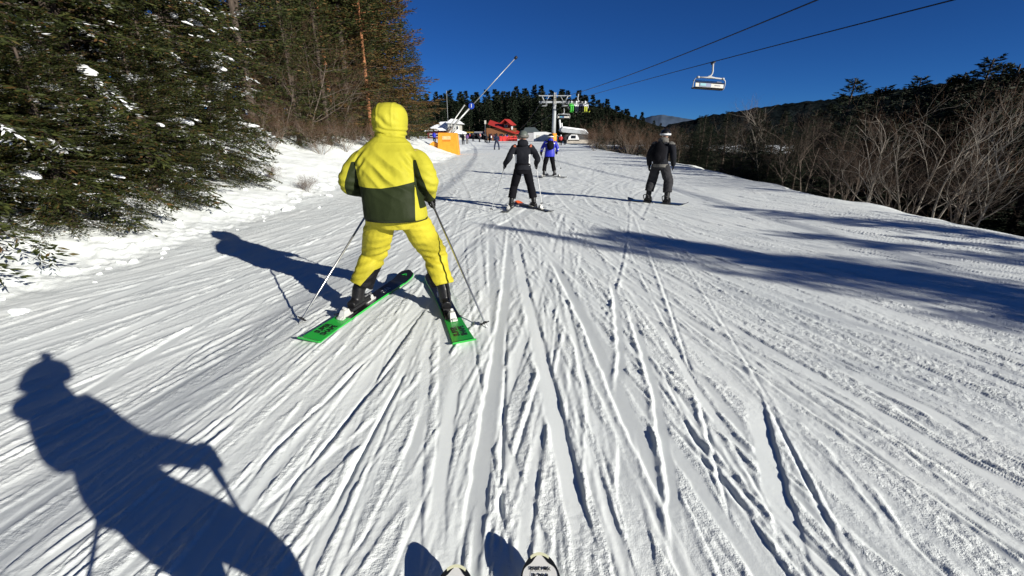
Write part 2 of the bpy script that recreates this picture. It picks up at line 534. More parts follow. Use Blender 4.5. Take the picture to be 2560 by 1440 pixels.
    for i in range(170):  # far, curving
        y0 = 11 * (46 / 11) ** rnd.random()
        x0 = rnd.uniform(-5, 10.5)
        ln = rnd.uniform(1.5, 6) + 0.12 * y0
        ys, xs = track(x0, y0, max(8, y0 - ln), y0 + ln, rnd.gauss(0, 0.5), rnd.gauss(0, 0.3))
        lay(ys, xs, rnd.uniform(0.04, 0.09) * (1 + y0 * 0.02), rnd.uniform(0.006, 0.012), rnd.uniform(0.002, 0.007), rnd.uniform(0.002, 0.007), 0.4, 1.2, 900 + i, rnd.choice((-1, 1)))
    # the fresh tracks that stand out, traced on the ground
    def g(px, py):
        d = ray(px, py); t = -CAM_H / d[2]; return d[0] * t, d[1] * t
    def traced(pts, half, depth, bl, br, tilt=0.0, seed=0, taper=0.5, polish=1.0):
        q = sorted([g(*p) for p in pts], key=lambda a: a[1])
        yq = np.array([a[1] for a in q]); xq = np.array([a[0] for a in q])
        ys = np.linspace(yq[0], yq[-1], 60)
        xs = np.interp(ys, yq, xq)
        k = np.ones(7) / 7; xs2 = np.convolve(np.pad(xs, 3, 'edge'), k, 'valid')
        lay(ys, xs2, half, depth, bl, br, polish if half > 0.015 else 0.2, taper, seed, tilt)
    traced([(1160, 1480), (1185, 1300), (1215, 1100), (1245, 900), (1262, 760), (1275, 590)], 0.052, 0.0093, 0.0045, 0.0010, -1, 1)
    traced([(1240, 1480), (1250, 1300), (1255, 1120), (1262, 950), (1268, 800)], 0.009, 0.0083, 0.0011, 0.0019, 0, 2)
    traced([(1490, 1480), (1440, 1280), (1395, 1080), (1355, 900), (1320, 760), (1290, 600)], 0.052, 0.0079, 0.0034, 0.0026, 1, 3)
    traced([(1800, 1480), (1700, 1300), (1640, 1180), (1560, 1020), (1500, 880), (1440, 760), (1380, 640)], 0.050, 0.0093, 0.0056, 0.0010, -1, 4)
    traced([(1480, 1060), (1455, 930), (1432, 820), (1405, 720)], 0.020, 0.0060, 0.0034, 0.0032, 0.6, 5)
    traced([(1548, 1010), (1556, 900), (1540, 740), (1528, 690)], 0.030, 0.0056, 0.0067, 0.0010, -1, 6)
    traced([(1575, 1320), (1572, 1180), (1565, 1060)], 0.050, 0.0102, 0.0067, 0.0010, -1, 7)
    traced([(1700, 1480), (1690, 1260), (1665, 1120), (1640, 980), (1600, 850), (1570, 760)], 0.030, 0.0056, 0.0078, 0.0006, -1, 8)
    traced([(1990, 1480), (1975, 1340), (1940, 1230), (1905, 1100), (1875, 960)], 0.054, 0.0102, 0.0022, 0.0038, 1, 9)
    traced([(2130, 1440), (2060, 1290), (1985, 1140), (1915, 1000), (1880, 950)], 0.010, 0.0083, 0.0022, 0.0038, 0, 10)
    traced([(2410, 1470), (2330, 1370), (2250, 1260), (2185, 1180)], 0.062, 0.0121, 0.0067, 0.0010, -1, 11)
    traced([(2300, 1440), (2220, 1300), (2120, 1180), (2050, 1090)], 0.018, 0.0046, 0.0067, 0.0032, 0, 12)
    traced([(1880, 1170), (1800, 1060), (1730, 960), (1690, 880), (1640, 800)], 0.034, 0.0056, 0.0017, 0.0026, 1, 13)
    traced([(2560, 1067), (2230, 933), (2016, 853), (1800, 770)], 0.012, 0.0064, 0.0017, 0.0026, 0, 14)
    traced([(2560, 1300), (2300, 1130), (2100, 1010), (1950, 920)], 0.012, 0.0070, 0.0045, 0.0019, 0, 15)
    traced([(2560, 900), (2300, 800), (2000, 700), (1800, 640)], 0.016, 0.0056, 0.0017, 0.0032, 0.5, 16)
    traced([(2560, 1180), (2330, 1030), (2150, 940), (1990, 870)], 0.060, 0.0065, 0.0022, 0.0019, 1, 25)
    traced([(2560, 960), (2280, 860), (2080, 790), (1900, 720)], 0.060, 0.0074, 0.0045, 0.0013, -1, 26)
    traced([(560, 1290), (680, 1130), (830, 990), (960, 860)], 0.010, 0.0096, 0.0022, 0.0026, 0, 17)
    traced([(600, 1330), (760, 1180), (900, 1010), (1010, 880)], 0.011, 0.0102, 0.0017, 0.0029, 0, 18)
    traced([(760, 1400), (860, 1220), (950, 1050), (1030, 900)], 0.010, 0.0096, 0.0017, 0.0026, 0, 19)
    traced([(410, 950), (480, 890), (560, 850), (700, 780)], 0.020, 0.0056, 0.0022, 0.0032, 0.5, 20)
    traced([(0, 1120), (250, 960), (520, 800), (760, 690)], 0.050, 0.0056, 0.0034, 0.0013, -1, 21)
    traced([(0, 960), (260, 850), (520, 740), (760, 640)], 0.060, 0.0065, 0.0045, 0.0010, 1, 22)
    traced([(60, 820), (400, 700), (700, 590), (880, 530)], 0.070, 0.0083, 0.0056, 0.0010, 1, 23)
    traced([(0, 1240), (200, 1110), (420, 980), (640, 850)], 0.030, 0.0046, 0.0028, 0.0010, -1, 24)
    traced([(1080, 1480), (1095, 1250), (1120, 1050), (1150, 900)], 0.040, 0.0046, 0.0022, 0.0013, 1, 27)
    traced([(980, 1300), (1040, 1100), (1090, 960)], 0.034, 0.0042, 0.0022, 0.0016, -1, 28)
    # crumbled, granular surface between the polished grooves
    rough = (1 - 0.96 * smooth)
    patch = np.clip(0.55 + 0.9 * fbm(psi * 0.9, Y * 0.30, 3, 77), 0.05, 1.3) * (1 - 0.4 * sstep(0.5, 3.0, -X))
    near = 1 - sstep(10, 22, Y)
    gr = (0.0048 * fbm(X * 16.8 - Y * 9, X * 11 + Y * 15, 4, 41, 0.7) + 0.006 * np.clip(fbm(X * 22 + Y * 11, Y * 22 - X * 10, 3, 51) - 0.12, 0, 1)) * (patch + 1.6 * crumb)
    H += onp * rough * gr * near
    H += onp * (1 - near) * 0.014 * fbm(X * 2.2, Y * 1.1, 3, 61) * fade
    # the ungroomed bank: soft humps, lumps thrown up along the groomed edge
    off = (1 - onp) * (X < 0)
    ed = np.exp(-((X - edge_left(Y) + 0.35) / 0.42) ** 2)
    H += off * (0.10 * fbm(X * 0.8, Y * 0.6, 4, 91) + 0.02 * fbm(X * 6, Y * 6, 3, 92))
    H += ed * (0.07 * np.clip(fbm(X * 4.2, Y * 3.4, 3, 93) + 0.05, 0, 1) + 0.035 * np.clip(fbm(X * 11, Y * 10, 3, 94), 0, 1)) * np.clip(Y / 2, 0, 1)
    offr = (1 - onp) * (X > 0)
    H += offr * 0.25 * fbm(X * 0.5, Y * 0.5, 4, 95)
    V = np.stack([X, Y, Z + H], -1).reshape(-1, 3)
    nr = len(yy)
    idx = np.arange(nr * NCOL).reshape(nr, NCOL)
    Q = np.stack([idx[:-1, :-1], idx[:-1, 1:], idx[1:, 1:], idx[1:, :-1]], -1).reshape(-1, 4)
    me = np_mesh('snow_slope', V, Q, smooth=True)
    ra = me.attributes.new('rough', 'FLOAT', 'POINT')
    rv = np.clip(rough * (0.5 + 0.65 * patch) + 0.5 * crumb, 0.02, 1.2)
    ra.data.foreach_set('value', np.where(onp > 0.5, rv, 0.5).astype(np.float32).ravel())
    o = link('snow_slope', me, None, snow_material('snow', attr=True))
    tag(o, kind='structure')
    return yy, X, V[:, 2].reshape(X.shape)
SL_Y, SL_X, SL_Z = build_slope()
def top(x, y):
    "height of the finished snow surface"
    i = int(np.clip(np.searchsorted(SL_Y, y), 1, len(SL_Y) - 1))
    i = i if abs(SL_Y[i] - y) < abs(SL_Y[i - 1] - y) else i - 1
    return float(np.interp(x, SL_X[i], SL_Z[i]))

# ------------------------------------------------------------------ far hills
def hill(name, m, az0, az1, dist, prof, n=160, depth=900, seed=0, rough=6.0, rows=14, base=-60):
    "a wooded ridge: azimuths in degrees right of forward, prof = [(az, height)]"
    az = np.linspace(az0, az1, n); hp = np.interp(az, [p[0] for p in prof], [p[1] for p in prof])
    V = []
    for j in range(rows):
        t = j / (rows - 1)
        if t <= 0.6: hh = base + (hp - base) * np.sin(t / 0.6 * np.pi / 2) ** 1.3
        else: hh = hp - (t - 0.6) * 60
        d = dist + depth * t
        a = np.radians(az)
        hh = hh + rough * fbm(az * 2.5 + seed, np.full(n, t * 9.0), 4, 5 + seed) * (0.3 + t) + rough * 0.35 * vnoise(az * 23, np.full(n, t * 30.0), 9)
        V.append(np.stack([np.sin(a) * d, np.cos(a) * d, hh], -1))
    V = np.array(V).reshape(-1, 3)
    idx = np.arange(rows * n).reshape(rows, n)
    Q = np.stack([idx[:-1, :-1], idx[:-1, 1:], idx[1:, 1:], idx[1:, :-1]], -1).reshape(-1, 4)
    o = link(name, np_mesh(name, V, Q, smooth=True), None, m)
    tag(o, kind='structure'); return o
M_wood = mat('far_woodland', (0.009, 0.013, 0.014), 0.95, var=0.5, scale=0.02, bump=1.0, bscale=0.06, bdist=8.0, spec=0.0)
M_mount_haze = mat('far_mountain', (0.035, 0.055, 0.085), 0.95, spec=0.0, col2=(0.075, 0.105, 0.155), scale=0.0016, thr=(0.42, 0.62))  # distance haze painted into the blue colour, no haze volume
def el(px, py):
    d = ray(px, py); return math.degrees(math.atan2(d[0], d[1])), d[2] / math.hypot(d[0], d[1])
prof = []
for px, py in ((1560, 330), (1640, 318), (1700, 306), (1760, 292), (1850, 276), (1960, 262), (2080, 248), (2200, 232), (2300, 216), (2440, 200), (2560, 190)):
    a, e = el(px, py); prof.append((a, CAM_H + e * 1500))
prof += [(60, 260), (80, 290), (110, 250)]
hill('wooded_hill', M_wood, 12, 110, 900, prof, 320, 1000, 3, 5.0)
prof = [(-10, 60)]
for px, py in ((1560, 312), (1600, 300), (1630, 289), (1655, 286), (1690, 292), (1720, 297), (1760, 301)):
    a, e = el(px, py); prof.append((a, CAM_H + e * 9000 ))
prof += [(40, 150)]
hill('far_mountain', M_mount_haze, 5, 40, 7000, prof, 200, 3300, 8, 10.0, base=-300)
# ================================================================== trees
M_bark = mat('spruce_bark', (0.060, 0.045, 0.034), 0.9, var=0.4, scale=20, bump=0.8, bscale=30, stretch=(1, 1, 0.25))
M_pinebark = mat('pine_bark', (0.22, 0.085, 0.035), 0.85, scale=9, bump=0.9, bscale=22, stretch=(1, 1, 0.3), col2=(0.38, 0.17, 0.075))
M_needle = foliage_material('spruce_needles', (0.011, 0.017, 0.005), (0.045, 0.056, 0.014), 0.0, brown=(0.10, 0.062, 0.022))
M_needle_s = foliage_material('snowy_spruce_needles', (0.009, 0.015, 0.004), (0.046, 0.054, 0.013), 0.40, 0.9, brown=(0.085, 0.046, 0.016))
M_needle_d = foliage_material('dark_spruce_needles', (0.008, 0.014, 0.008), (0.024, 0.034, 0.018))
M_larch = foliage_material('dry_larch_twigs', (0.050, 0.030, 0.012), (0.13, 0.075, 0.026), 0.0, brown=(0.06, 0.07, 0.02))
M_limb = mat('pale_bark', (0.13, 0.11, 0.09), 0.85, scale=1.5, col2=(0.32, 0.29, 0.245), bump=0.4, bscale=40)
M_limb2 = mat('brown_bark', (0.055, 0.042, 0.033), 0.85, scale=7, col2=(0.15, 0.12, 0.095), bump=0.4, bscale=40)
M_twig = mat('russet_twigs', (0.055, 0.030, 0.018), 0.8, scale=2, col2=(0.13, 0.070, 0.036))
M_twigd = mat('dark_twigs', (0.020, 0.013, 0.009), 0.8, scale=2, col2=(0.068, 0.040, 0.024))
M_twigg = mat('grey_twigs', (0.15, 0.125, 0.10), 0.8, scale=2, col2=(0.25, 0.21, 0.17))
M_clump = snow_material('branch_snow', (0.88, 0.89, 0.90), 0.5, 9.0, 60.0)

def needle_blades(base, dirn, L, wd, rng):
    "one narrow two-triangle blade for each tuft -> verts (4 each) and quads"
    n = len(base)
    r = rng.normal(size=(n, 3)); s = np.cross(dirn, r); s /= np.linalg.norm(s, axis=1)[:, None] + 1e-9
    mid = base + dirn * (L * 0.45)[:, None]
    v = np.stack([base, mid + s * wd[:, None], base + dirn * L[:, None], mid - s * wd[:, None]], 1)
    return v.reshape(-1, 3)
def conifer_mesh(seed, H, rad, first=0.04, whorl=0.32, per=6, step=0.09, tuft=0.07, twl=0.34, tw_w=0.012, droop=0.35, shape=0.8, snowy=0, trk=0.016):
    "trunk polyline + crown of drooping branches carrying twigs of needle tufts"
    rng = np.random.default_rng(seed); rnd = random.Random(seed)
    tx = rnd.gauss(0, 0.01) * H; ty = rnd.gauss(0, 0.01) * H
    trunk = [(np.array([[tx * t * t, ty * t * t, -0.6 + (H + 0.6) * t] for t in np.linspace(0, 1, 8)]), [trk * H * (1 - 0.93 * t) + 0.01 for t in np.linspace(0, 1, 8)])]
    limbs = []; VB = []; clumps = []
    z = first * H
    while z < H * 0.985:
        f = (z - first * H) / (H * (1 - first))
        Lm = rad * (1 - f) ** shape + 0.12
        if f < 0.08: Lm *= 0.75 + 3 * f
        for k in range(per if f < 0.8 else max(3, per - 2)):
            a = rnd.uniform(0, 2 * math.pi); L = Lm * rnd.uniform(0.6, 1.12)
            zz = z + rnd.uniform(-0.5, 0.5) * whorl
            n = max(4, int(L / step))
            t = np.linspace(0, 1, n)
            dr = droop * (1 - f * 1.2) * rnd.uniform(0.6, 1.4)
            out = L * t; hz = L * (0.10 + 0.45 * f) * t - dr * L * t * t + 0.16 * L * np.clip(t - 0.72, 0, 1) * 2
            bend = rnd.gauss(0, 0.12) * t * t * L
            ca, sa = math.cos(a), math.sin(a)
            P = np.stack([tx * (zz / H) ** 2 + ca * out - sa * bend, ty * (zz / H) ** 2 + sa * out + ca * bend, zz + hz], -1)
            limbs.append((P[np.linspace(0, n - 1, 4).astype(int)], [0.012 + 0.008 * L, 0.009 + .004 * L, 0.007, 0.003]))
            T = np.gradient(P, axis=0); T /= np.linalg.norm(T, axis=1)[:, None]
            side = np.cross(T, [0, 0, 1.0]); side /= np.linalg.norm(side, axis=1)[:, None] + 1e-9
            sel = t > 0.12
            for sg in (-1, 1):
                tl = twl * (0.35 + 0.9 * np.sin(np.pi * np.clip(t, 0, 1) ** 0.8) + 0.15) * rng.uniform(0.6, 1.25, n) * min(1, 0.10 + L / (2.6 * twl + 0.9))
                d = T * 0.75 + side * sg * rng.uniform(0.55, 0.95, n)[:, None] + np.array([0, 0, -0.22]) + rng.normal(0, 0.13, (n, 3))
                d /= np.linalg.norm(d, axis=1)[:, None]
                m = max(2, int(twl / tuft * 0.9))
                for q in range(m):
                    s = (q + rng.uniform(0, 1, n)) / m
                    b = P + d * (tl * s)[:, None] + np.array([0, 0, -0.12]) * ((tl * s) ** 2)[:, None]
                    for w2 in (-1, 1):
                        nd = d + np.cross(d, [0, 0, 1.0]) * (w2 * rng.uniform(0.3, 0.8, n))[:, None] + rng.normal(0, 0.22, (n, 3)) + np.array([0, 0, 0.12])
                        nd /= np.linalg.norm(nd, axis=1)[:, None]
                        VB.append(needle_blades(b[sel], nd[sel], tuft * rng.uniform(0.8, 1.6, n)[sel], tw_w * rng.uniform(0.7, 1.3, n)[sel], rng))
            if snowy and rnd.random() < snowy and L > 0.7 and f < 0.42:
                j = int(n * rnd.uniform(0.45, 0.85)); clumps.append((P[j] + [0, 0, 0.05], a, rnd.choice((0.05, 0.07, 0.09, 0.12, 0.19))))
        z += whorl * rnd.uniform(0.8, 1.2) * (1 - 0.45 * f)
    V = np.concatenate(VB); Q = np.arange(len(V)).reshape(-1, 4)
    crown = np_mesh('crown', V, Q)
    tv, tq = tubes_batch(trunk, 9); lv, lq = tubes_batch(limbs, 3)
    tr = np_mesh('trunk', np.concatenate([tv, lv]), np.concatenate([tq, lq + len(tv)]), smooth=True)
    sn = None
    if clumps:
        sn = []
        for c, a, s in clumps:
            rot = Matrix.Rotation(a, 3, 'Z') @ Matrix.Rotation(0.35, 3, 'Y')
            mb = MB()
            for q in range(3):
                mb.ball(np.array(c) + np.array([math.cos(a), math.sin(a), -0.25]) * s * (q - 1) * 0.6 + rng.normal(0, 0.07 * s, 3), (s * 0.75, s * 0.55 * rnd.uniform(0.6, 1.2), s * 0.26), 10, 6, rot, 0.5, rnd.randint(0, 999))
            me = remesh([(mb.v, mb.f)], max(0.02, s * 0.12), 1); me.materials.append(M_clump); sn.append(me)
    return tr, crown, sn

def bare_mesh(seed, H, spread=0.5, stems=1, twigs=900, fan=0.6, lean=(0, 0), up=0.35, thick=0.011, deep=4):
    "leafless tree: limbs dividing four times, ending in fine twigs"
    rnd = random.Random(seed); rng = np.random.default_rng(seed)
    limbs = []; fine = []
    def grow(p, d, L, r, lev):
        n = 6 if lev < 3 else 4
        P = [p]; dd = d.copy(); rad = [r]
        for i in range(n - 1):
            dd = dd + rng.normal(0, 0.16 if lev else 0.08, 3) + np.array([0, 0, up * 0.10]); dd /= np.linalg.norm(dd)
            P.append(P[-1] + dd * L / (n - 1)); rad.append(r * (1 - 0.62 * (i + 1) / (n - 1)))
        (limbs if lev < 3 else fine).append((np.array(P), rad))
        if lev >= deep or L < 0.12: return
        nb = {0: 7, 1: 5, 2: 5, 3: 3}[lev]
        for b in range(nb):
            t = rnd.uniform(0.28, 1.0) if lev else rnd.uniform(0.22, 1.0)
            i = min(n - 2, int(t * (n - 1))); u = t * (n - 1) - i
            q = P[i] * (1 - u) + P[i + 1] * u
            ax = rng.normal(size=3); ax -= dd * np.dot(ax, dd); ax /= np.linalg.norm(ax)
            nd = dd * (1 - fan * 0.5) + ax * fan * rnd.uniform(0.7, 1.3) + np.array([0, 0, up * 0.3]); nd /= np.linalg.norm(nd)
            grow(q, nd, L * rnd.uniform(0.42, 0.68), max(0.0028, r * 0.5 * (1 - 0.4 * t)), lev + 1)
    for s in range(stems):
        a = rnd.uniform(0, 2 * math.pi)
        tilt = 0.06 if stems == 1 else rnd.uniform(0.15, spread)
        d = np.array([math.cos(a) * tilt + lean[0], math.sin(a) * tilt + lean[1], 1.0]); d /= np.linalg.norm(d)
        grow(np.array([0.0, 0, -0.2]), d, H * 0.62 * rnd.uniform(0.8, 1.1), thick * H * (1 if stems == 1 else 0.7), 0)
    lv, lq = tubes_batch(limbs, 5)
    fv, fq = tubes_batch(fine, 3)
    return np_mesh('trunk', lv, lq, smooth=True), np_mesh('crown', fv, fq)

class Kind:
    def __init__(s, name, cat, tr, cr, mt, mc, sn=None, wood='trunk'):
        s.name, s.cat, s.tr, s.cr, s.sn = name, cat, tr, cr, None
        tr.materials.append(mt); cr.materials.append(mc)
        s.snmb = sn
    def plant(s, x, y, label, group=None, h=1.0, z=None, rz=None, tilt=(0, 0), sxy=1.0, snow=True):
        z = top(x, y) - 0.05 if z is None else z
        o = empty(s.name, (x, y, z), 0)
        o.rotation_euler = (tilt[0], tilt[1], PR.uniform(0, 6.28) if rz is None else rz)
        o.scale = (h * sxy, h * sxy, h)
        tag(o, label, s.cat, group)
        link('trunk', s.tr, o); link('crown', s.cr, o)
        if s.snmb and snow:
            for me in s.snmb: link('snow_pad', me, o)
        return o
PR = random.Random(77)
KS = []
for i, (sd, H, r) in enumerate(((1, 9.0, 2.5), (2, 8.0, 2.3))):
    tr, cr, sn = conifer_mesh(sd, H, r, first=0.02, whorl=0.30, per=8, step=0.085, tuft=0.085, twl=0.38, tw_w=0.014, droop=0.54, snowy=0.36)
    KS.append(Kind('spruce_tree', 'tree', tr, cr, M_bark, M_needle_s if i == 0 else M_needle_s, sn))
KM = []
for i, (sd, H, r) in enumerate(((11, 13.0, 2.9), (12, 15.0, 3.0), (13, 12.0, 2.6))):
    tr, cr, _ = conifer_mesh(sd, H, r, first=0.05, whorl=0.5, per=6, step=0.2, tuft=0.16, twl=0.5, tw_w=0.028, droop=0.35)
    KM.append(Kind('spruce_tree', 'tree', tr, cr, M_bark, M_needle))
tr, cr, _ = conifer_mesh(15, 14.0, 3.4, first=0.04, whorl=0.42, per=8, step=0.16, tuft=0.15, twl=0.6, tw_w=0.024, droop=0.25)
KL = Kind('larch_tree', 'tree', tr, cr, M_limb2, M_larch)
tr, cr, _ = conifer_mesh(16, 13.0, 2.4, first=0.50, whorl=0.5, per=6, step=0.16, tuft=0.15, twl=0.5, tw_w=0.026, droop=0.1, shape=0.45, trk=0.0105)
KP = Kind('pine_tree', 'tree', tr, cr, M_pinebark, M_needle)
KD = []
for i, (sd, H, r) in enumerate(((21, 13.0, 2.7), (22, 11.0, 2.4), (23, 15.0, 2.9))):
    tr, cr, _ = conifer_mesh(sd, H, r, first=0.05, whorl=0.5, per=7, step=0.21, tuft=0.19, twl=0.55, tw_w=0.035, droop=0.4)
    KD.append(Kind('spruce_tree', 'tree', tr, cr, M_bark, M_needle_d))
KF = []
for i, (sd, H, r) in enumerate(((31, 20.0, 3.3), (32, 23.0, 3.2), (33, 18.0, 3.4), (34, 21.0, 2.6))):
    tr, cr, _ = conifer_mesh(sd, H, r, first=0.06, whorl=1.15, per=6, step=0.9, tuft=0.7, twl=1.0, tw_w=0.17, droop=0.35, shape=0.85)
    KF.append(Kind('spruce_tree', 'tree', tr, cr, M_bark, M_needle_d))
KB = []   # pale bare trees, right of the run
for sd in (41, 42, 43):
    tr, cr = bare_mesh(sd, 6.5, 0.5, 2, fan=0.66, up=0.40, deep=4, thick=0.012)
    KB.append(Kind('bare_tree', 'tree', tr, cr, M_limb2, M_twigd))
KW = []   # taller pale ones
for sd in (46, 47):
    tr, cr = bare_mesh(sd, 7.0, 0.35, 2, fan=0.60, up=0.40, deep=3, thick=0.0125)
    KW.append(Kind('bare_tree', 'tree', tr, cr, M_limb, M_twig))
KR = []   # russet bare trees, left forest edge
for sd in (51, 52):
    tr, cr = bare_mesh(sd, 6.0, 0.6, 3, fan=0.7, up=0.30)
    KR.append(Kind('bare_tree', 'tree', tr, cr, M_limb2, M_twig))
KG = []   # low many-stemmed bushes
for sd in (61, 62):
    tr, cr = bare_mesh(sd, 3.4, 0.95, 9, fan=0.55, up=0.4, thick=0.008)
    KG.append(Kind('bare_bush', 'bush', tr, cr, M_twigg, M_twig))

ORD = 'first second third fourth fifth sixth seventh eighth ninth tenth eleventh twelfth thirteenth fourteenth fifteenth sixteenth seventeenth eighteenth nineteenth twentieth'.split()
# --- left forest edge, from the camera forwards
near_lab = ['snow-dusted spruce nearest the camera at the left edge of the picture', 'snowy spruce whose low boughs droop onto the bank at far left',
            'spruce with a big pad of snow among its lower boughs, left bank', 'green spruce overhanging the long shadow of the yellow skier',
            'last snowy spruce before the open snow pocket on the left bank']
for i, (x, y, h, k) in enumerate(((-7.5, 4.2, 0.95, 0), (-7.6, 6.5, 0.95, 1), (-8.1, 8.9, 1.05, 0), (-8.5, 11.2, 1.0, 1), (-9.0, 13.2, 1.0, 0))):
    KS[k].plant(x, y, near_lab[i], 'snowy spruces along the left edge', h, rz=i * 1.9)
lf = [(-10.2, 2.6, 1.0), (-10.4, 5.6, 1.05), (-10.6, 8.0, 1.1), (-10.8, 10.2, 1.1), (-11.0, 12.4, 1.15), (-11.5, 3.0, 1.1), (-11.8, 6.0, 1.2), (-12.2, 8.6, 1.15), (-12.6, 11.5, 1.25), (-12.4, 14.6, 1.2), (-12.2, 17.4, 1.05),
      (-10.9, 20.0, 1.0), (-10.6, 23.2, 1.1), (-10.8, 26.6, 1.05), (-10.4, 30.0, 1.15), (-9.9, 36.0, 0.95), (-9.2, 41.0, 0.85), (-9.4, 46.5, 0.8), (-10.0, 18.2, 0.95), (-12.4, 20.5, 1.2), (-12.0, 23.5, 1.25), (-12.2, 27.0, 1.2), (-11.6, 30.5, 1.3), (-11.0, 33.5, 1.25), (-9.3, 20.3, 0.55), (-9.0, 22.9, 0.6), (-9.9, 21.8, 0.8), (-10.0, 25.4, 0.85), (-9.6, 29.4, 0.9)]
for i, (x, y, h) in enumerate(lf):
    KM[i % 3].plant(x, y, 'dark green spruce in the second row of the left forest', 'spruces of the left forest', h * 0.85)
for i in range(24):
    y = 0 + i * 2.1 + PR.uniform(-0.8, 0.8); x = -15.0 - PR.uniform(0, 3.5) + 0.03 * y
    KM[i % 3].plant(x, y, 'tall dark spruce deep in the left forest', 'deep forest spruces on the left', PR.uniform(0.9, 1.2))
KL.plant(-9.3, 33.0, 'tall brownish larch whose crown stands against the blue sky', h=1.0, sxy=1.3)
KL.plant(-10.4, 28.0, 'brown larch behind the bare brushwood left of the skier', h=0.95, sxy=1.2)
KL.plant(-11.3, 5.2, 'rusty larch filling the upper left corner', h=0.75)
p = at(812, 150, 26.0); KP.plant(p[0], 26.0, 'left of two orange-barked pines above the yellow hood', 'orange-barked pines', 0.95, rz=0.5)
p = at(915, 200, 27.5); KP.plant(p[0], 27.5, 'right of two orange-barked pines directly above the yellow hood', 'orange-barked pines', 0.95, rz=2.5)
br = [(-9.6, 5.6, 1.0, 'bare russet tree reaching in from the left edge'), (-9.9, 8.2, 0.9, 'bare thin tree with pale branches among the snowy spruces'),
      (-9.6, 19.0, 0.6, 'tangled bare brushwood left of the yellow hood'), (-9.5, 21.5, 0.95, 'tall grey bare tree above the yellow hood'),
      (-9.2, 24.5, 0.8, 'bare tree right behind the yellow hood'), (-9.3, 28.0, 0.7, 'bare tree between the hood and the skyline larch')]
for i, (x, y, h, lab) in enumerate(br):
    KR[i % 2].plant(x, y, lab, 'bare trees on the left', h, rz=i * 1.3)
for i, (x, y, h) in enumerate(((-9.0, 17.2, 0.5), (-8.4, 20.2, 0.5), (-8.2, 22.6, 0.55), (-8.0, 26.0, 0.5), (-8.0, 31.0, 0.6))):
    KG[i % 2].plant(x, y, ORD[i] + ' clump of low brushwood from the left, at the foot of the left forest', 'low brushwood on the left bank', h)

for i, (x, y, h, k, lab) in enumerate(((-6.75, 5.3, 0.34, 0, 'small spruce with its boughs resting on the snow at far left'), (-6.9, 7.3, 0.36, 1, 'low bushy spruce below the big snow pad, left bank'), (-7.1, 9.4, 0.38, 0, 'low spruce bough clump level with the head of the shadow'), (-7.3, 11.4, 0.4, 1, 'small spruce at the right end of the snowy row'), (-6.6, 3.6, 0.34, 1, 'small spruce cut by the left edge of the picture'), (-6.35, 6.3, 0.30, 0, 'lowest green bough clump nearest the piste at far left'), (-6.75, 8.5, 0.34, 1, 'green bough clump pointing at the head of the skier shadow'))):
    KS[k].plant(x, y, lab, 'small spruces on the left bank', h, sxy=1.35, snow=False)
for i, (x, y, h) in enumerate(((-9.2, 32.0, 0.85), (-8.9, 35.5, 0.8), (-8.6, 38.5, 0.7), (-10.5, 34.5, 1.05), (-9.3, 27.0, 0.75), (-11.2, 25.0, 1.1), (-11.0, 28.6, 1.1), (-13.2, 22, 1.2), (-13.4, 25.5, 1.2), (-13.0, 29, 1.2), (-12.4, 33, 1.2), (-11.4, 37, 1.1), (-11.0, 41, 1.0))):
    KM[i % 3].plant(x, y, 'spruce in the dense stand above and right of the yellow hood', 'dense stand right of the hood', h, sxy=1.25)
for i, (px, py, Y, lab) in enumerate(((770, 474, 12.6, 'small dry weed sticking out of the snow left of the yellow sleeve'), (690, 462, 12.9, 'bent dry twigs lying at the edge of the left bank'))):
    p = at(px, py, Y); KG[i].plant(p[0], Y, lab, 'dry weeds on the left bank', 0.16)
# --- right: trees on the slope falling away beyond the crest
def plant_top(kind, Hk, px, py, Y, label, group=None):
    "a tree whose top shows at px,py at forward distance Y"
    p = at(px, py, Y)
    while px > 1500 and p[0] < edge_right(Y) + 1.6 and Y < 75:
        Y += 1.5; p = at(px, py, Y)
    z = top(p[0], Y) - 0.1
    return kind.plant(p[0], Y, label, group, max(0.25, (p[2] - z) / Hk), z, sxy=1.45 if kind in KD else 1.0)
bl = {2130: 'lone bushy spruce standing against the sky on the right', 2460: 'tallest spruce on the skyline at right', 2555: 'spruce cut by the right edge of the picture'}
for i, (px, py, Y) in enumerate(((2130, 198, 34), (2215, 215, 36), (2320, 192, 34), (2385, 196, 33), (2412, 180, 33), (2460, 148, 30), (2502, 162, 31), (2555, 160, 28),
                                 (2270, 222, 40), (2180, 236, 42), (2350, 212, 42), (2080, 262, 45), (2040, 275, 50))):
    plant_top(KD[i % 3], (13, 11, 15)[i % 3], px, py, Y, bl.get(px, ORD[sorted((2130, 2215, 2320, 2385, 2412, 2460, 2502, 2555, 2270, 2180, 2350, 2080, 2040), reverse=True).index(px)] + ' dark skyline spruce counted from the right edge of the picture'), 'skyline spruces at right')
for i in range(40):
    px = 1620 + (i * 137) % 960; Y = 28 + (i * 53) % 47
    plant_top(KD[i % 3], (13, 11, 15)[i % 3], px, np.interp(px, [1620, 2000, 2150, 2560], [334, 306, 268, 205]) + PR.uniform(-6, 22), Y, 'dark spruce in the shaded wood beyond the crest', 'shaded spruces below the crest')
for i in range(38):
    px = 1700 + i * 23.5; Y = PR.uniform(17, 27)
    plant_top(KD[i % 3], (13, 11, 15)[i % 3], px, np.interp(px, [1720, 1950, 2150, 2560], [345, 328, 290, 235]) + PR.uniform(-6, 40), Y, 'young dark spruce behind the pale bare trees on the right', 'young spruces below the crest')
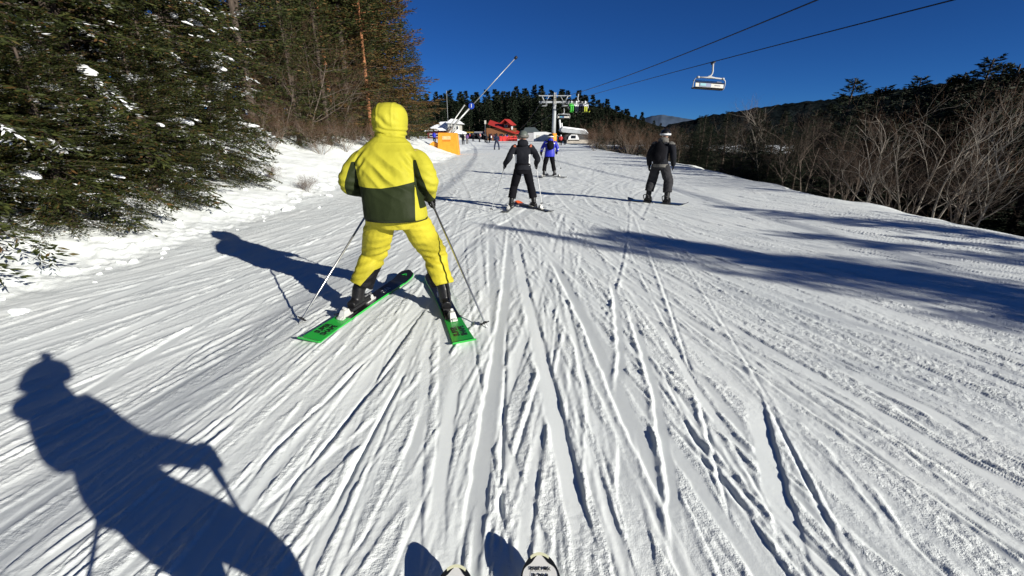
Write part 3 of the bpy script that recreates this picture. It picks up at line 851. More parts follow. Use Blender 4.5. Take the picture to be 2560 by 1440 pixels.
for i, (px, py, Y) in enumerate(((1690, 300, 26), (1740, 290, 24), (1800, 280, 23), (1870, 275, 21), (1940, 262, 19), (2010, 262, 18), (2060, 256, 17), (2130, 270, 16), (2190, 262, 15.5),
                                 (2250, 250, 15), (2310, 262, 14.2), (2370, 255, 14), (2440, 232, 13.0), (2490, 250, 12.6), (2550, 245, 12.2), (2480, 330, 11.4), (2330, 350, 12.6), (2150, 340, 14))):
    lab = {2440: 'tall pale bare tree with forking white limbs at far right', 2480: 'low brown bare tree at the crest, far right', 1690: 'first brown bare tree right of the snowboarder'}.get(px, ORD[17 - i] + ' pale bare tree beyond the crest, counted from the right edge')
    pale = px in (2440, 2550, 2250, 1940, 2370)
    plant_top(KW[i % 2] if pale else KB[i % 3], 6.8 if pale else 6.4, px, py - (26 if pale else 0), Y - (0.6 if pale else 0), lab if pale or 'counted' not in lab else lab.replace('pale', 'brown'), 'bare trees right of the run')
for i, (px, py, Y) in enumerate(((1530, 300, 47), (1490, 312, 52), (1580, 312, 43), (1640, 318, 37), (1680, 326, 33))):
    lab = 'large russet-topped bare bush beside the lift station' if i == 0 else 'bare russet bush on the crest, ' + ORD[i] + ' one from the lift station towards the snowboarder'
    plant_top(KG[i % 2], 3.3, px, py, Y, lab, 'bare bushes along the crest')
for i in range(16):
    px = 1500 + i * 20; plant_top(KD[i % 3], (13, 11, 15)[i % 3], px, 322 + PR.uniform(-6, 12), 62 - i * 1.2, 'dark young spruce behind the russet bushes on the crest', 'young spruces behind the bushes')
# off to the right of the picture: the wood that throws its shadow across the run
for r_, x0 in enumerate((20.0, 23.0)):
    for i in range(19):
        x = x0 + PR.uniform(-0.8, 0.8); y = -22 + i * 2.3 + PR.uniform(-0.7, 0.7)
        tz = 3.4 + 0.45 * r_ + PR.uniform(-0.7, 0.9)
        z = top(x, y) - 0.1
        q = (i + r_) % 3
        KD[q].plant(x, y, 'spruce of the wood beside the run, right of the bare trees', 'shadow-throwing wood beside the run', (tz - z) / (13, 11, 15)[q], z, sxy=1.25)
sa_, ca_ = math.sin(SUN_AZ), math.cos(SUN_AZ); tse = math.tan(SUN_EL)
for i, (px, py, bx_, w_) in enumerate(((1300, 574, 13.4, 0.6), (1400, 584, 14.2, 0.7), (1530, 592, 13.2, 0.6), (1660, 606, 15.0, 0.8), (1820, 622, 13.8, 0.7), (1990, 640, 15.2, 0.8), (2150, 662, 13.2, 0.6),
                                       (1720, 488, 14.4, 0.5), (1860, 516, 13.4, 0.6), (2010, 536, 14.6, 0.7), (2180, 566, 13.6, 0.6), (2330, 596, 14.8, 0.6), (1930, 462, 13.8, 0.5), (2120, 498, 14.6, 0.5), (2300, 528, 13.2, 0.5), (1620, 600, 16.5, 0.7), (1900, 560, 16.0, 0.6), (2060, 585, 15.6, 0.6))):
    d = ray(px, py); gx_, gy_ = -CAM_H / d[2] * d[0], -CAM_H / d[2] * d[1]
    s_ = (bx_ - gx_) / sa_
    x, y = gx_ + s_ * sa_, gy_ + s_ * ca_
    tz = s_ * tse * 1.04; z = top(x, y) - 0.1
    if i % 3 == 1: KB[i % 3].plant(x, y, 'bare tree at the crest just right of the picture', 'crest trees throwing long shadows', (tz - z) / 6.4, z, sxy=0.7 if i < 7 else 1.2)
    else: KD[i % 3].plant(x, y, 'spruce at the crest just right of the picture', 'crest trees throwing long shadows', (tz - z) / (13, 11, 15)[i % 3], z, sxy=w_ * (0.9 if i < 7 else 1.9))

# --- the far forest behind the lift station
fr = random.Random(9)
sky_y = [(1080, 236), (1110, 222), (1200, 226), (1300, 215), (1400, 216), (1440, 228), (1480, 236), (1540, 258), (1600, 282), (1640, 302), (1670, 322)]
cnt = 0
for row in range(4):
    for px in range(1040 - row * 6, 1672, 21):
        pxx = px + fr.uniform(-7, 7)
        Y = 215 + row * 22 + fr.uniform(-6, 6)
        py = np.interp(pxx, [a for a, _ in sky_y], [b for _, b in sky_y]) + (3 - row) * 11 + fr.uniform(-5, 14)
        k = cnt % 4; Hk = (20, 23, 18, 21)[k]
        p = at(pxx, py, Y)
        if p[2] < 4: continue
        h = fr.uniform(0.85, 1.1) if p[2] > 14 else max(0.4, p[2] / 20)
        KF[k].plant(p[0], Y, 'dark spruce in the far forest behind the lift station', 'far forest spruces', h, p[2] - Hk * h, sxy=1.3)
        cnt += 1
M_floor = mat('shaded_forest_floor', (0.012, 0.012, 0.009), 0.95, var=0.6, scale=0.7, spec=0.0, bump=1.0, bscale=1.5, bdist=0.3)  # near-black tone carries the shade between the trees over snowy ground
def right_floor():
    "needle litter and brush beyond the crest: a sheet over the snow, tree shade painted in"
    n, m = 70, 150
    Y, T = np.meshgrid(np.linspace(-22, 210, m), np.linspace(0, 1, n), indexing='ij')
    X = edge_right(Y) + 3.2 + 0.38 * np.clip(Y - 72, 0, None) + T ** 1.4 * (42 + 0.5 * np.abs(Y))
    Z = terrain(X, Y) + np.where(T < 0.02, -0.5, 0.35) + 0.3 * fbm(X * 0.7, Y * 0.7, 4, 66)
    idx = np.arange(n * m).reshape(m, n)
    Q = np.stack([idx[:-1, :-1], idx[:-1, 1:], idx[1:, 1:], idx[1:, :-1]], -1).reshape(-1, 4)
    tag(link('shaded_forest_floor', np_mesh('shaded_forest_floor', np.stack([X, Y, Z], -1).reshape(-1, 3), Q, smooth=True), None, M_floor), kind='structure')
right_floor()
def shaded_forest_floor():  # dark mound added to close gaps between far trees, shade in its colour
    n = 60; m = 16
    xs = np.linspace(-90, 130, n); ys = np.linspace(200, 345, m)
    X, Y = np.meshgrid(xs, ys)
    px = 1280 + F_PX * X / (Y * 1.06)
    py = np.interp(px, [a for a, _ in sky_y], [b for _, b in sky_y])
    e = (720 - py) / F_PX; elv = (-SP + CP * e) / (CP + SP * e)
    Z = np.clip(CAM_H + elv * Y - 8, -3, None) * sstep(200, 300, Y) - 1.6 * (1 - sstep(200, 240, Y)) + 0.8 * fbm(X * 0.1, Y * 0.1, 3, 4) - 0.5
    idx = np.arange(n * m).reshape(m, n)
    Q = np.stack([idx[:-1, :-1], idx[:-1, 1:], idx[1:, 1:], idx[1:, :-1]], -1).reshape(-1, 4)
    o = link('shaded_forest_floor', np_mesh('shaded_forest_floor', np.stack([X, Y, Z], -1).reshape(-1, 3), Q, smooth=True), None, M_floor)
    tag(o, kind='structure')
shaded_forest_floor()
# ================================================================== lift, snow lance, buildings
M_galv = mat('galvanised_steel', (0.40, 0.41, 0.40), 0.5, 0.6, var=0.2, scale=3)
M_steel = mat('grey_painted_steel', (0.33, 0.35, 0.36), 0.55, 0.2, var=0.15, scale=1.5)
M_dark = mat('black_rubber', (0.012, 0.012, 0.014), 0.6)
M_white = mat('white_paint', (0.60, 0.61, 0.60), 0.45, var=0.06, scale=4)
M_off = mat('off_white_panel', (0.46, 0.45, 0.40), 0.5, var=0.1, scale=5)
M_orange = mat('orange_padding', (0.72, 0.27, 0.018), 0.55, var=0.08, scale=2.5, bump=0.35, bscale=3, bdist=0.05)
M_navy = mat('navy_panel', (0.018, 0.06, 0.17), 0.4)
M_teal = mat('teal_panel', (0.05, 0.26, 0.30), 0.4)
M_blue = mat('blue_enamel', (0.015, 0.05, 0.33), 0.35)
M_cable = mat('steel_rope', (0.02, 0.022, 0.026), 0.5, 0.5)
M_red = mat('red_sheet_roof', (0.33, 0.028, 0.020), 0.5, var=0.12, scale=1.2)
M_rednet = mat('red_netting', (0.55, 0.035, 0.030), 0.7, var=0.2, scale=6)
M_wood = mat('brown_timber', (0.16, 0.065, 0.025), 0.8, var=0.3, scale=4, stretch=(1, 1, 6))
M_maroon = mat('maroon_wall', (0.13, 0.020, 0.022), 0.8, var=0.15, scale=3)
M_glass = mat('dark_glass', (0.012, 0.015, 0.02), 0.08, spec=0.7)
M_yell = mat('yellow_canvas', (0.55, 0.38, 0.06), 0.7)
M_grey = mat('grey_canvas', (0.30, 0.30, 0.31), 0.75, var=0.1, scale=2)
M_conc = mat('weathered_concrete', (0.30, 0.27, 0.23), 0.9, var=0.2, scale=1.5)
M_rsnow = snow_material('roof_snow', (0.86, 0.87, 0.88), 0.3, 1.2, 8.0)

# ---- ropes: two parallel ropes of the chairlift, from the base station over the pylon to the upper right
PY = 95.0
def rope_x(side, y): return (5.9 if side == 0 else 11.1) + (PY - y) * 0.0956
def rope_pt(px_side, px, py=None):
    "point of rope (0 left, 1 right) seen at column px"
    a = (px - 1280) / F_PX
    x0 = 5.9 if px_side == 0 else 11.1
    k = 1.10
    for _ in range(5):
        t = (x0 + PY * 0.0956) / (a + k * 0.0956); y = k * t
        if py is not None: k = ray(px, py)[1]
    d = ray(px, py); return np.array([d[0] * t, d[1] * t, CAM_H + d[2] * t])
obs = {0: [(1465, 228), (1560, 190), (1700, 136), (1880, 66), (2055, 0)], 1: [(1500, 238), (1640, 192), (1780, 150), (1950, 100), (2100, 66), (2300, 25), (2460, 0)]}
ROPE = {}
for s_ in (0, 1):
    pts = [rope_pt(s_, *o) for o in obs[s_]]
    pts = [np.array([rope_x(s_, PY), PY, 7.4])] + pts
    ya = np.array([p[1] for p in pts]); za = np.array([p[2] for p in pts])
    co = np.polyfit(ya, za, 2)
    ROPE[s_] = co
def rope_z(s_, y): return float(np.polyval(ROPE[s_], y))
for s_, lab in ((0, 'left haul rope of the chairlift, rising to the upper right'), (1, 'right haul rope of the chairlift, carrying the empty near chair')):
    ys = np.linspace(-25, PY, 60)
    P = [(rope_x(s_, y), y, rope_z(s_, max(y, 4)) + max(0, 4 - y) * 0.05) for y in ys]
    e0 = P[-1]
    for t in np.linspace(0, 1, 12)[1:]:
        P.append((e0[0] + (rope_x(s_, 150) + (2.0 if s_ == 0 else -2.0) - e0[0]) * t, PY + (150 - PY) * t, e0[2] + (2.6 - e0[2]) * t - 0.6 * math.sin(math.pi * t)))
    mb = MB(); mb.tube(P, 0.030, 6)
    tag(mb.build('haul_rope', M_cable, None, True), lab, 'rope', 'ropes of the chairlift')

# ---- pylon
pb = at(1386, 366, PY); px0 = (rope_x(0, PY) + rope_x(1, PY)) / 2
gz = top(px0, PY)
t = empty('lift_pylon', (px0, PY, gz)); tag(t, 'grey steel chairlift pylon with an orange padded foot', 'pylon')
hp = 8.3 - gz
mb = MB(); mb.tube([(0, 0, -0.3), (0, 0, hp * 0.5), (0, 0, hp - 0.9)], [0.42, 0.38, 0.34], 16); mb.build('mast', M_steel, t, True)
mb = MB(); mb.tube([(0, 0, -0.2), (0, 0, 2.0)], [0.62, 0.60], 16); mb.build('padding', M_orange, t, True)
hw = (rope_x(1, PY) - rope_x(0, PY)) / 2
mb = MB(); mb.box((0, 0, hp - 1.05), (2 * hw + 1.0, 0.34, 0.34)); mb.build('crossarm', M_steel, t)
mb = MB(); mb.box((0, -0.2, hp + 0.1), (2 * hw + 1.2, 0.16, 0.16)); mb.build('maintenance_beam', M_steel, t)
for s_ in (-1, 1):
    mb = MB(); mb.tube([(s_ * hw, -0.2, hp + 0.1), (s_ * (hw - 0.5), -0.1, hp - 0.9)], 0.11, 8); mb.tube([(s_ * (hw - 1.5), -0.2, hp + 0.1), (s_ * (hw - 0.9), -0.1, hp - 0.9)], 0.07, 8)
    mb.build('brace', M_steel, t, True)
    w = MB(); w.box((s_ * hw, 0, hp - 1.15), (0.22, 4.4, 0.2))
    bt = w.build('sheave_beam', M_steel, t)
    for k in range(8):
        w = MB(); w.tube([(s_ * hw - 0.07, -1.95 + k * 0.55, hp - 0.98), (s_ * hw + 0.07, -1.95 + k * 0.55, hp - 0.98)], 0.22, 12); w.build('sheave', M_dark, bt, True)
    w = MB(); w.box((s_ * (hw - 0.55), -0.3, hp - 1.75), (0.9, 3.2, 0.06)); w.build('catwalk', M_galv, t)
    w = MB()
    for zz in (hp - 1.3, hp - 0.85): w.tube([(s_ * (hw - 0.95), -1.9, zz), (s_ * (hw - 0.95), 1.3, zz)], 0.035, 6)
    for yy_ in (-1.9, -0.3, 1.3): w.tube([(s_ * (hw - 0.95), yy_, hp - 1.75), (s_ * (hw - 0.95), yy_, hp - 0.85)], 0.035, 6)
    w.build('handrail', M_galv, t)
w = MB()
for s_ in (-1, 1): w.tube([(s_ * 0.16, -0.4, hp - 1.4), (s_ * 0.16, -0.4, hp + 0.7)], 0.06, 6)
for k in range(6): w.tube([(-0.16, -0.4, hp - 1.2 + k * 0.33), (0.16, -0.4, hp - 1.2 + k * 0.33)], 0.04, 6)
w.build('ladder', M_off, t)
w = MB(); w.box((0, -0.45, hp - 2.1), (0.36, 0.06, 0.42)); w.build('number_plate', M_white, t)

# ---- chairs
M_chair = mat('chair_grey_paint', (0.40, 0.41, 0.41), 0.45)
def chair(loc, rz, label, ad=True, tilt=0.0):
    "four-seat chair: grip at the origin, seat hanging below; back of the seat towards -Y"
    t = empty('lift_chair', loc, rz); t.rotation_euler = (0, tilt, rz); t.scale = (0.97, 0.97, 0.84)
    tag(t, label, 'chairlift chair', 'chairs on the lift')
    w = MB(); w.box((0, 0, -0.03), (0.16, 0.50, 0.16)); w.box((0.05, 0.2, -0.16), (0.10, 0.22, 0.10)); w.build('grip', M_dark, t)
    w = MB(); w.tube(spline([(0.02, 0, -0.08), (0.06, 0, -0.5), (0.10, -0.02, -0.85), (0.0, -0.04, -1.18), (-0.3, -0.05, -1.36)], 16), [0.075] * 16, 8); w.build('hanger', M_chair, t, True)
    w = MB(); w.tube([(-1.12, -0.05, -1.42), (-0.4, -0.05, -1.40), (0, -0.05, -1.36), (0.4, -0.05, -1.40), (1.12, -0.05, -1.42)], [0.07, 0.08, 0.13, 0.08, 0.07], 8)
    for s_ in (-1, 1): w.tube([(s_ * 1.02, -0.05, -1.42), (s_ * 1.2, -0.05, -1.42)], 0.11, 10)
    w.build('yoke', M_chair, t, True)
    for s_ in (-1, 1):
        w = MB(); w.tube(spline([(s_ * 1.15, -0.05, -1.44), (s_ * 1.36, -0.02, -1.6), (s_ * 1.42, 0, -2.0), (s_ * 1.36, 0.05, -2.35), (s_ * 1.15, 0.1, -2.44)], 16), 0.042, 7); w.build('side_loop', M_galv, t, True)
    w = MB(); w.tube([(-1.3, 0.42, -1.66), (1.3, 0.42, -1.66)], 0.035, 6)
    for x in (-0.9, 0, 0.9): w.tube([(x, 0.42, -1.66), (x - 0.05, 0.5, -1.86)], 0.025, 6)
    w.build('restraint_bar', M_galv, t)
    w = MB(); w.box((0, -0.06, -2.07), (2.5, 0.09, 0.44), Matrix.Rotation(-0.15, 3, 'X')); b = w.build('backrest', M_off, t)
    if ad:
        w = MB(); w.box((-0.40, -0.122, -2.055), (1.05, 0.02, 0.34), Matrix.Rotation(-0.15, 3, 'X')); w.build('advert_panel', M_navy, b)
        w = MB(); w.box((-0.60, -0.136, -2.04), (0.5, 0.02, 0.22), Matrix.Rotation(-0.15, 3, 'X')); w.build('advert_panel', M_teal, b)
        w = MB(); w.box((0.72, -0.124, -2.05), (0.5, 0.02, 0.08), Matrix.Rotation(-0.15, 3, 'X')); w.build('advert_panel', M_grey, b)
    w = MB(); w.box((0, 0.2, -2.36), (2.62, 0.52, 0.12)); w.build('seat', M_dark, t)
    w = MB(); w.tube([(-1.3, -0.12, -1.84), (1.3, -0.12, -1.84)], 0.04, 6); w.tube([(-1.3, -0.12, -2.30), (1.3, -0.12, -2.30)], 0.05, 6); w.build('back_frame', M_dark, t)
    return t
def rope_at_px(s_, px):
    lo, hi = 5.0, PY
    for _ in range(40):
        y = (lo + hi) / 2
        dz = rope_z(s_, y); x = rope_x(s_, y)
        zc = y * CP - (dz - CAM_H) * SP; q = 1280 + F_PX * x / zc
        if q > px: lo = y
        else: hi = y
    return np.array([rope_x(s_, y), y, rope_z(s_, y) - 0.02])
C1 = rope_at_px(1, 1783); chair(C1, 0.10, 'empty chair with a blue advert panel hanging against the sky', tilt=0.05)
C2 = rope_at_px(0, 1447); chair(C2, math.pi + 0.08, 'chair carrying riders with green and yellow trousers beside the pylon', False)
C3 = np.array([rope_x(1, 99) + 0.1, 99.0, rope_z(1, 95) - 0.9]); chair(C3, 0.1, 'empty chair passing just beyond the pylon')

# ---- snow lance on the left
gp = at(1122, 371, 43.0); gx, gy = gp[0], 43.0
gzz = top(gx, gy)
t = empty('snow_lance', (gx, gy, gzz)); tag(t, 'snow-making lance with an orange padded base and long grey boom', 'snow gun')
v = []
mb = MB()
prof = [(-1.02, -0.25), (1.0, -0.35), (0.86, 1.62), (0.80, 1.70), (-0.80, 1.72), (-0.86, 1.66)]
mb.prism(prof, 1, -0.55, 0.55)
me_o = mb.build('padded_cover', M_orange, t)
bv = me_o.modifiers.new('b', 'BEVEL'); bv.width = 0.07; bv.segments = 3
w = MB(); w.box((-0.1, -0.562, 1.27), (0.76, 0.03, 0.30)); w.build('label_panel', mat('faded_label', (0.75, 0.42, 0.20), 0.6, var=0.25, scale=9), me_o)
w = MB(); w.box((-0.1, -0.565, 1.02), (0.70, 0.05, 0.06)); w.build('strap', mat('dark_orange_strap', (0.42, 0.13, 0.012), 0.6), me_o)
# low side cover
w = MB(); w.prism([(-1.75, -0.2), (-1.06, -0.3), (-1.06, 0.78), (-1.4, 0.95), (-1.72, 0.72)], 1, -0.2, 0.75); w.build('side_cover', M_orange, t)
b0 = np.array([-0.15, 0, 1.65]); tip = at(1290, 144, 44.5) - np.array([gx, gy, gzz])
dv = tip - b0
w = MB(); w.tube([b0 + dv * 0.0, b0 + dv * 0.36], 0.085, 10); w.build('lower_boom', M_galv, t, True)
w = MB(); w.tube([b0 + dv * 0.355, b0 + dv * 1.0], [0.045, 0.034], 8); bm_ = w.build('upper_boom', M_galv, t, True)
w = MB(); w.tube([b0 + dv * 0.985, b0 + dv * 1.012], 0.13, 10); w.build('nozzle_head', M_dark, bm_, True)
s0 = np.array([-1.35, 0.4, 0.4]); s1 = at(1162, 262, 43.6) - np.array([gx, gy, gzz])
w = MB(); w.tube([s0, s1], 0.06, 8); w.build('strut', M_galv, t, True)
w = MB(); w.tube([np.array([0.25, 0, 1.6]), b0 + dv * 0.13], 0.07, 8); w.build('hoist', M_steel, t, True)
c = b0 + dv * 0.365
w = MB(); w.tube([c + np.array([0, -0.10, 0]), c + np.array([0, -0.16, 0])], 0.27, 20); disc = w.build('sign_disc', M_blue, t)
tm = text_mesh('1', 0.42, 0.012, 0.01); o = link('numeral', tm, disc, M_white); o.location = c + np.array([0.0, -0.19, 0.0]); o.rotation_euler = (math.pi / 2, 0, 0)
# thin whip beside it
t = empty('marker_pole', (at(1121, 330, 46)[0], 46, ground(-6, 46))); w = MB(); w.tube([(0, 0, 0), (0, 0, 5.5)], 0.02, 6); w.build('shaft', M_steel, t); tag(t, 'thin upright marker pole behind the orange snow lance', 'pole')

# ---- buildings of the base area
def bx(c, s, m, name, parent, **k):
    w = MB(); w.box(c, s, **k); return w.build(name, m, parent)
def place(px, py, Y): p = at(px, py, Y); return p
def window(parent, c, s, m=None, frame=None):
    f = bx(c, (s[0] + 0.25, 0.10, s[1] + 0.25), frame or M_white, 'window', parent)
    bx((c[0], c[1] - 0.04, c[2]), (s[0], 0.10, s[1]), m or M_glass, 'pane', f)
    return f
U = lambda px, Y: px * Y * 0.945 / F_PX      # pixels of the photograph at distance Y -> metres
# chalet with a snow-covered roof, left
Yh = 135.0
p = at(1118, 352, Yh); t = empty('chalet', (p[0], Yh, p[2])); tag(t, 'maroon and white chalet under a snow-covered roof, left behind the lance', 'house')
bx((-1.0, 2, 1.2), (9.0, 6, 2.7), M_maroon, 'wall', t); bx((2.4, 0.5, 3.2), (3.4, 6, 3.4), M_off, 'wall', t); bx((4.2, -1.6, 1.1), (2.6, 2, 2.2), M_off, 'wall', t)
w = MB(); w.add([(-6.2, -2.2, 2.6), (3.0, -2.2, 2.9), (3.0, 6, 3.2), (-6.2, 6, 2.6), (-2.0, 2, 5.2), (1.6, 2, 5.4)], [(0, 1, 5, 4), (1, 2, 5), (2, 3, 4, 5), (3, 0, 4), (0, 3, 2, 1)]); w.build('roof', M_rsnow, t)
w = MB(); w.add([(0.2, -3.2, 4.8), (4.9, -3.2, 4.5), (4.9, 4, 4.5), (0.2, 4, 4.8), (1.4, 0, 6.0), (3.4, 0, 5.8)], [(0, 1, 5, 4), (1, 2, 5), (2, 3, 4, 5), (3, 0, 4), (0, 3, 2, 1)]); w.build('roof', M_rsnow, t)
w = MB(); w.prism([(2.2, 2.0), (5.9, 1.9), (5.6, 2.4), (3.4, 3.0)], 1, -3.4, -0.4); w.build('porch_roof', M_rsnow, t)
for k in range(3): window(t, (1.5 + k * 0.95, -2.55, 3.55), (0.42, 0.8))
for k in range(3): window(t, (-4.4 + k * 1.7, -1.05, 1.5), (0.6, 0.6))
window(t, (4.6, -2.65, 1.3), (1.3, 0.8))
# market row under awnings
Ym = 150.0
for i, (px, wd, hh, m, lab) in enumerate(((1168, 3.2, 2.5, M_yell, 'stall with a yellow awning right of the chalet'), (1185, 3.0, 1.8, M_grey, 'low dark stall beside the yellow awning'),
                                          (1205, 4.6, 2.6, M_grey, 'long grey-roofed stall in the middle of the base area'), (1226, 3.4, 3.0, M_wood, 'brown timber bar left of the red-roofed lodge'))):
    p = at(px, 351, Ym); t = empty('market_stall', (p[0], Ym, p[2])); tag(t, lab, 'stall', 'stalls at the slope foot')
    bx((0, 1.5, hh * 0.4), (wd, 2, hh * 0.8), M_wood if i != 1 else M_dark, 'wall', t)
    w = MB(); w.prism([(-1.4, hh * 0.75), (2.8, hh), (2.8, hh + 0.12), (-1.4, hh * 0.75 + 0.12)], 0, -wd / 2 - 0.3, wd / 2 + 0.3); w.build('awning', m, t)
    for s_ in (-1, 1): w = MB(); w.tube([(s_ * wd / 2, -1.3, 0), (s_ * wd / 2, -1.3, hh * 0.76)], 0.06, 6); w.build('post', M_steel, t)
# lodge with big red roof
Yl = 140.0
p = at(1262, 352, Yl); t = empty('ski_lodge', (p[0], Yl, p[2])); tag(t, 'timber lodge with a long sloping bright red roof', 'house')
bx((-1.0, 3, 1.8), (9.0, 5, 3.6), M_wood, 'wall', t); bx((0.8, 4, 3.8), (3.0, 4, 2.6), M_maroon, 'wall', t)
w = MB(); w.add([(-5.0, -0.4, 4.6), (3.2, -0.4, 1.9), (5.2, 1.2, 2.1), (-0.8, 4, 4.6), (-4.6, 4.2, 5.8)], [(0, 1, 2, 3, 4)])
ro = w.build('roof', M_red, t); so = ro.modifiers.new('s', 'SOLIDIFY'); so.thickness = 0.22
for k in range(6):
    w = MB(); a = np.array([-5.0 + k * 1.5, -0.47, 4.6 - k * 0.494]); b_ = a + np.array([0.9, 4.2, 1.0 - 0.05 * k]); w.tube([a + [0, 0, 0.14], b_ + [0, 0, 0.0]], 0.05, 5)
    w.build('roof_seam', M_red, ro)
w = MB(); w.prism([(-1.3, 0), (1.3, -0.35), (0.1, 1.1)], 1, -0.8, 3.0); o = w.build('gable', M_red, t); o.location = (1.4, 0.6, 4.6)
w = MB(); w.add([(-0.1, -1.0, 6.0), (1.9, -1.0, 4.4), (3.4, 2.5, 4.4), (1.4, 2.5, 6.0)], [(0, 1, 2, 3)]); o = w.build('gable_roof', M_red, t); so = o.modifiers.new('s', 'SOLIDIFY'); so.thickness = 0.16
w = MB(); w.add([(-0.1, -1.0, 6.0), (-1.6, -1.0, 4.9), (-0.2, 2.5, 4.9), (1.4, 2.5, 6.0)], [(0, 1, 2, 3)]); o = w.build('gable_roof', M_red, t); so = o.modifiers.new('s', 'SOLIDIFY'); so.thickness = 0.16
bx((2.2, 0.4, 3.7), (0.5, 0.5, 1.0), M_white, 'chimney', t)
for k in range(4): window(t, (-4.2 + k * 1.6, 0.42, 1.5), (0.9, 1.0), None, M_wood)
window(t, (0.4, 1.9, 4.3), (0.7, 0.6))
w = MB(); w.tube([(-5.9, 2, 0), (-5.9, 2, 5.2)], 0.16, 8); w.box((-5.9, 2, 5.3), (0.55, 0.5, 1.0)); tt = empty('chimney_stack', t.location); tag(tt, 'slim stack standing left of the red-roofed lodge', 'stack'); w.build('shaft', M_off, tt)
# white marquee
Yt = 128.0
p = at(1362, 356, Yt); t = empty('marquee', (p[0], Yt, p[2])); tag(t, 'long white marquee left of the lift station', 'tent')
w = MB(); w.prism([(-3.9, 0), (3.6, 0), (3.6, 1.75), (2.2, 2.35), (0.2, 2.75), (-3.0, 2.75), (-3.9, 2.1)], 1, 0, 6); w.build('canvas', M_white, t)
for k in range(3): bx((0.3 + k * 0.75, -0.03, 0.42), (0.5, 0.08, 0.4), M_glass, 'window', t)
bx((-1.9, -0.03, 0.95), (0.9, 0.06, 1.9), M_off, 'door', t)
# dark kiosk with a faceted roof
p = at(1322, 353, 112); t = empty('kiosk', (p[0], 112, p[2])); tag(t, 'dark grey kiosk roof behind the head of the black-clad skier', 'kiosk')
bx((0, 0.8, 1.0), (2.4, 1.6, 2.0), M_grey, 'wall', t); w = MB(); w.add([(-1.6, -0.3, 2.0), (2.6, -0.3, 2.1), (2.6, 2, 2.1), (-1.6, 2, 2.0), (-0.9, 0.6, 3.1), (1.4, 0.6, 3.2)], [(0, 1, 5, 4), (1, 2, 5), (2, 3, 4, 5), (3, 0, 4), (0, 3, 2, 1)]); w.build('roof', mat('slate_sheet', (0.06, 0.075, 0.08), 0.5), t)
# lift station: snow-topped canopy, white rounded cabin
Ys = 120.0
p = at(1425, 357, Ys); t = empty('lift_station', (p[0], Ys, p[2])); tag(t, 'lift base station with a snow-topped canopy and white rounded cab', 'lift station')
w = MB(); w.prism([(-2.4, 3.6), (3.6, 2.9), (4.4, 2.2), (4.2, 2.0), (-2.2, 2.6), (-2.6, 3.0)], 1, -1.5, 4.5); w.build('canopy', M_steel, t)
w = MB(); w.prism([(-2.3, 3.63), (3.55, 2.95), (4.3, 2.25), (4.3, 2.5), (3.5, 3.3), (-2.0, 3.95)], 1, -1.6, 4.4); w.build('canopy_snow', M_rsnow, t)
w = MB(); w.tube([(-2.6, 0, 3.2), (-2.9, 0, 5.6)], 0.22, 8); w.tube([(-2.2, 0, 3.6), (-2.35, 0, 4.8)], 0.2, 8); w.build('mast', M_white, t)
w = MB(); w.prism([(-0.9, 0.55), (2.0, 0.55), (1.9, 1.2), (1.4, 2.0), (0.0, 2.05), (-0.6, 1.6)], 1, -2.4, -1.0); cab = w.build('cab', M_white, t)
bx((0.5, -2.42, 1.45), (1.2, 0.08, 0.7), M_glass, 'window', t)
bx((1.6, 0.5, 1.0), (5.6, 4.0, 2.0), mat('station_dark_wall', (0.05, 0.05, 0.05), 0.8), 'wall', t)
bx((2.0, -2.2, 0.35), (6.2, 0.4, 0.9), M_conc, 'retaining_wall', t)
bx((-2.5, 1.5, 1.6), (3.5, 3.0, 0.25), mat('station_dark_wall', (0.05, 0.05, 0.05), 0.8), 'platform_roof', t)
# red safety netting rolls
for i in range(6):
    px = 1243 + i * 9; p = at(px, 353, 108); t = empty('safety_barrier', (p[0], 108, p[2])); tag(t, 'red safety barrier panel below the red-roofed lodge', 'barrier', 'red barriers at the slope foot')
    w = MB(); w.prism([(-0.5, 0.0), (0.5, 0.0), (0.42, 0.95), (0.1, 1.15), (-0.35, 1.0)], 1, -0.12, 0.12); w.build('padding', M_rednet, t)
    w = MB(); w.tube([(0.45, 0.0, 0), (0.45, 0.0, 1.25)], 0.03, 6); w.build('post', M_galv, t)
# notice board among the right-hand trees
p = at(1950, 386, 22.5); gz = top(p[0], 22.5); t = empty('notice_sign', (p[0], 22.5, gz)); tag(t, 'small square notice on a post among the dark trees at right', 'sign')
h_ = p[2] - gz
w = MB(); w.tube([(0, 0, 0), (0, 0, h_)], 0.03, 6); w.build('post', M_galv, t)
b = bx((0, -0.04, h_), (0.30, 0.02, 0.28), M_grey, 'board', t); bx((-0.03, -0.055, h_ + 0.03), (0.14, 0.012, 0.10), M_dark, 'symbol', b); bx((0.06, -0.056, h_ - 0.07), (0.08, 0.012, 0.05), M_dark, 'symbol', b)
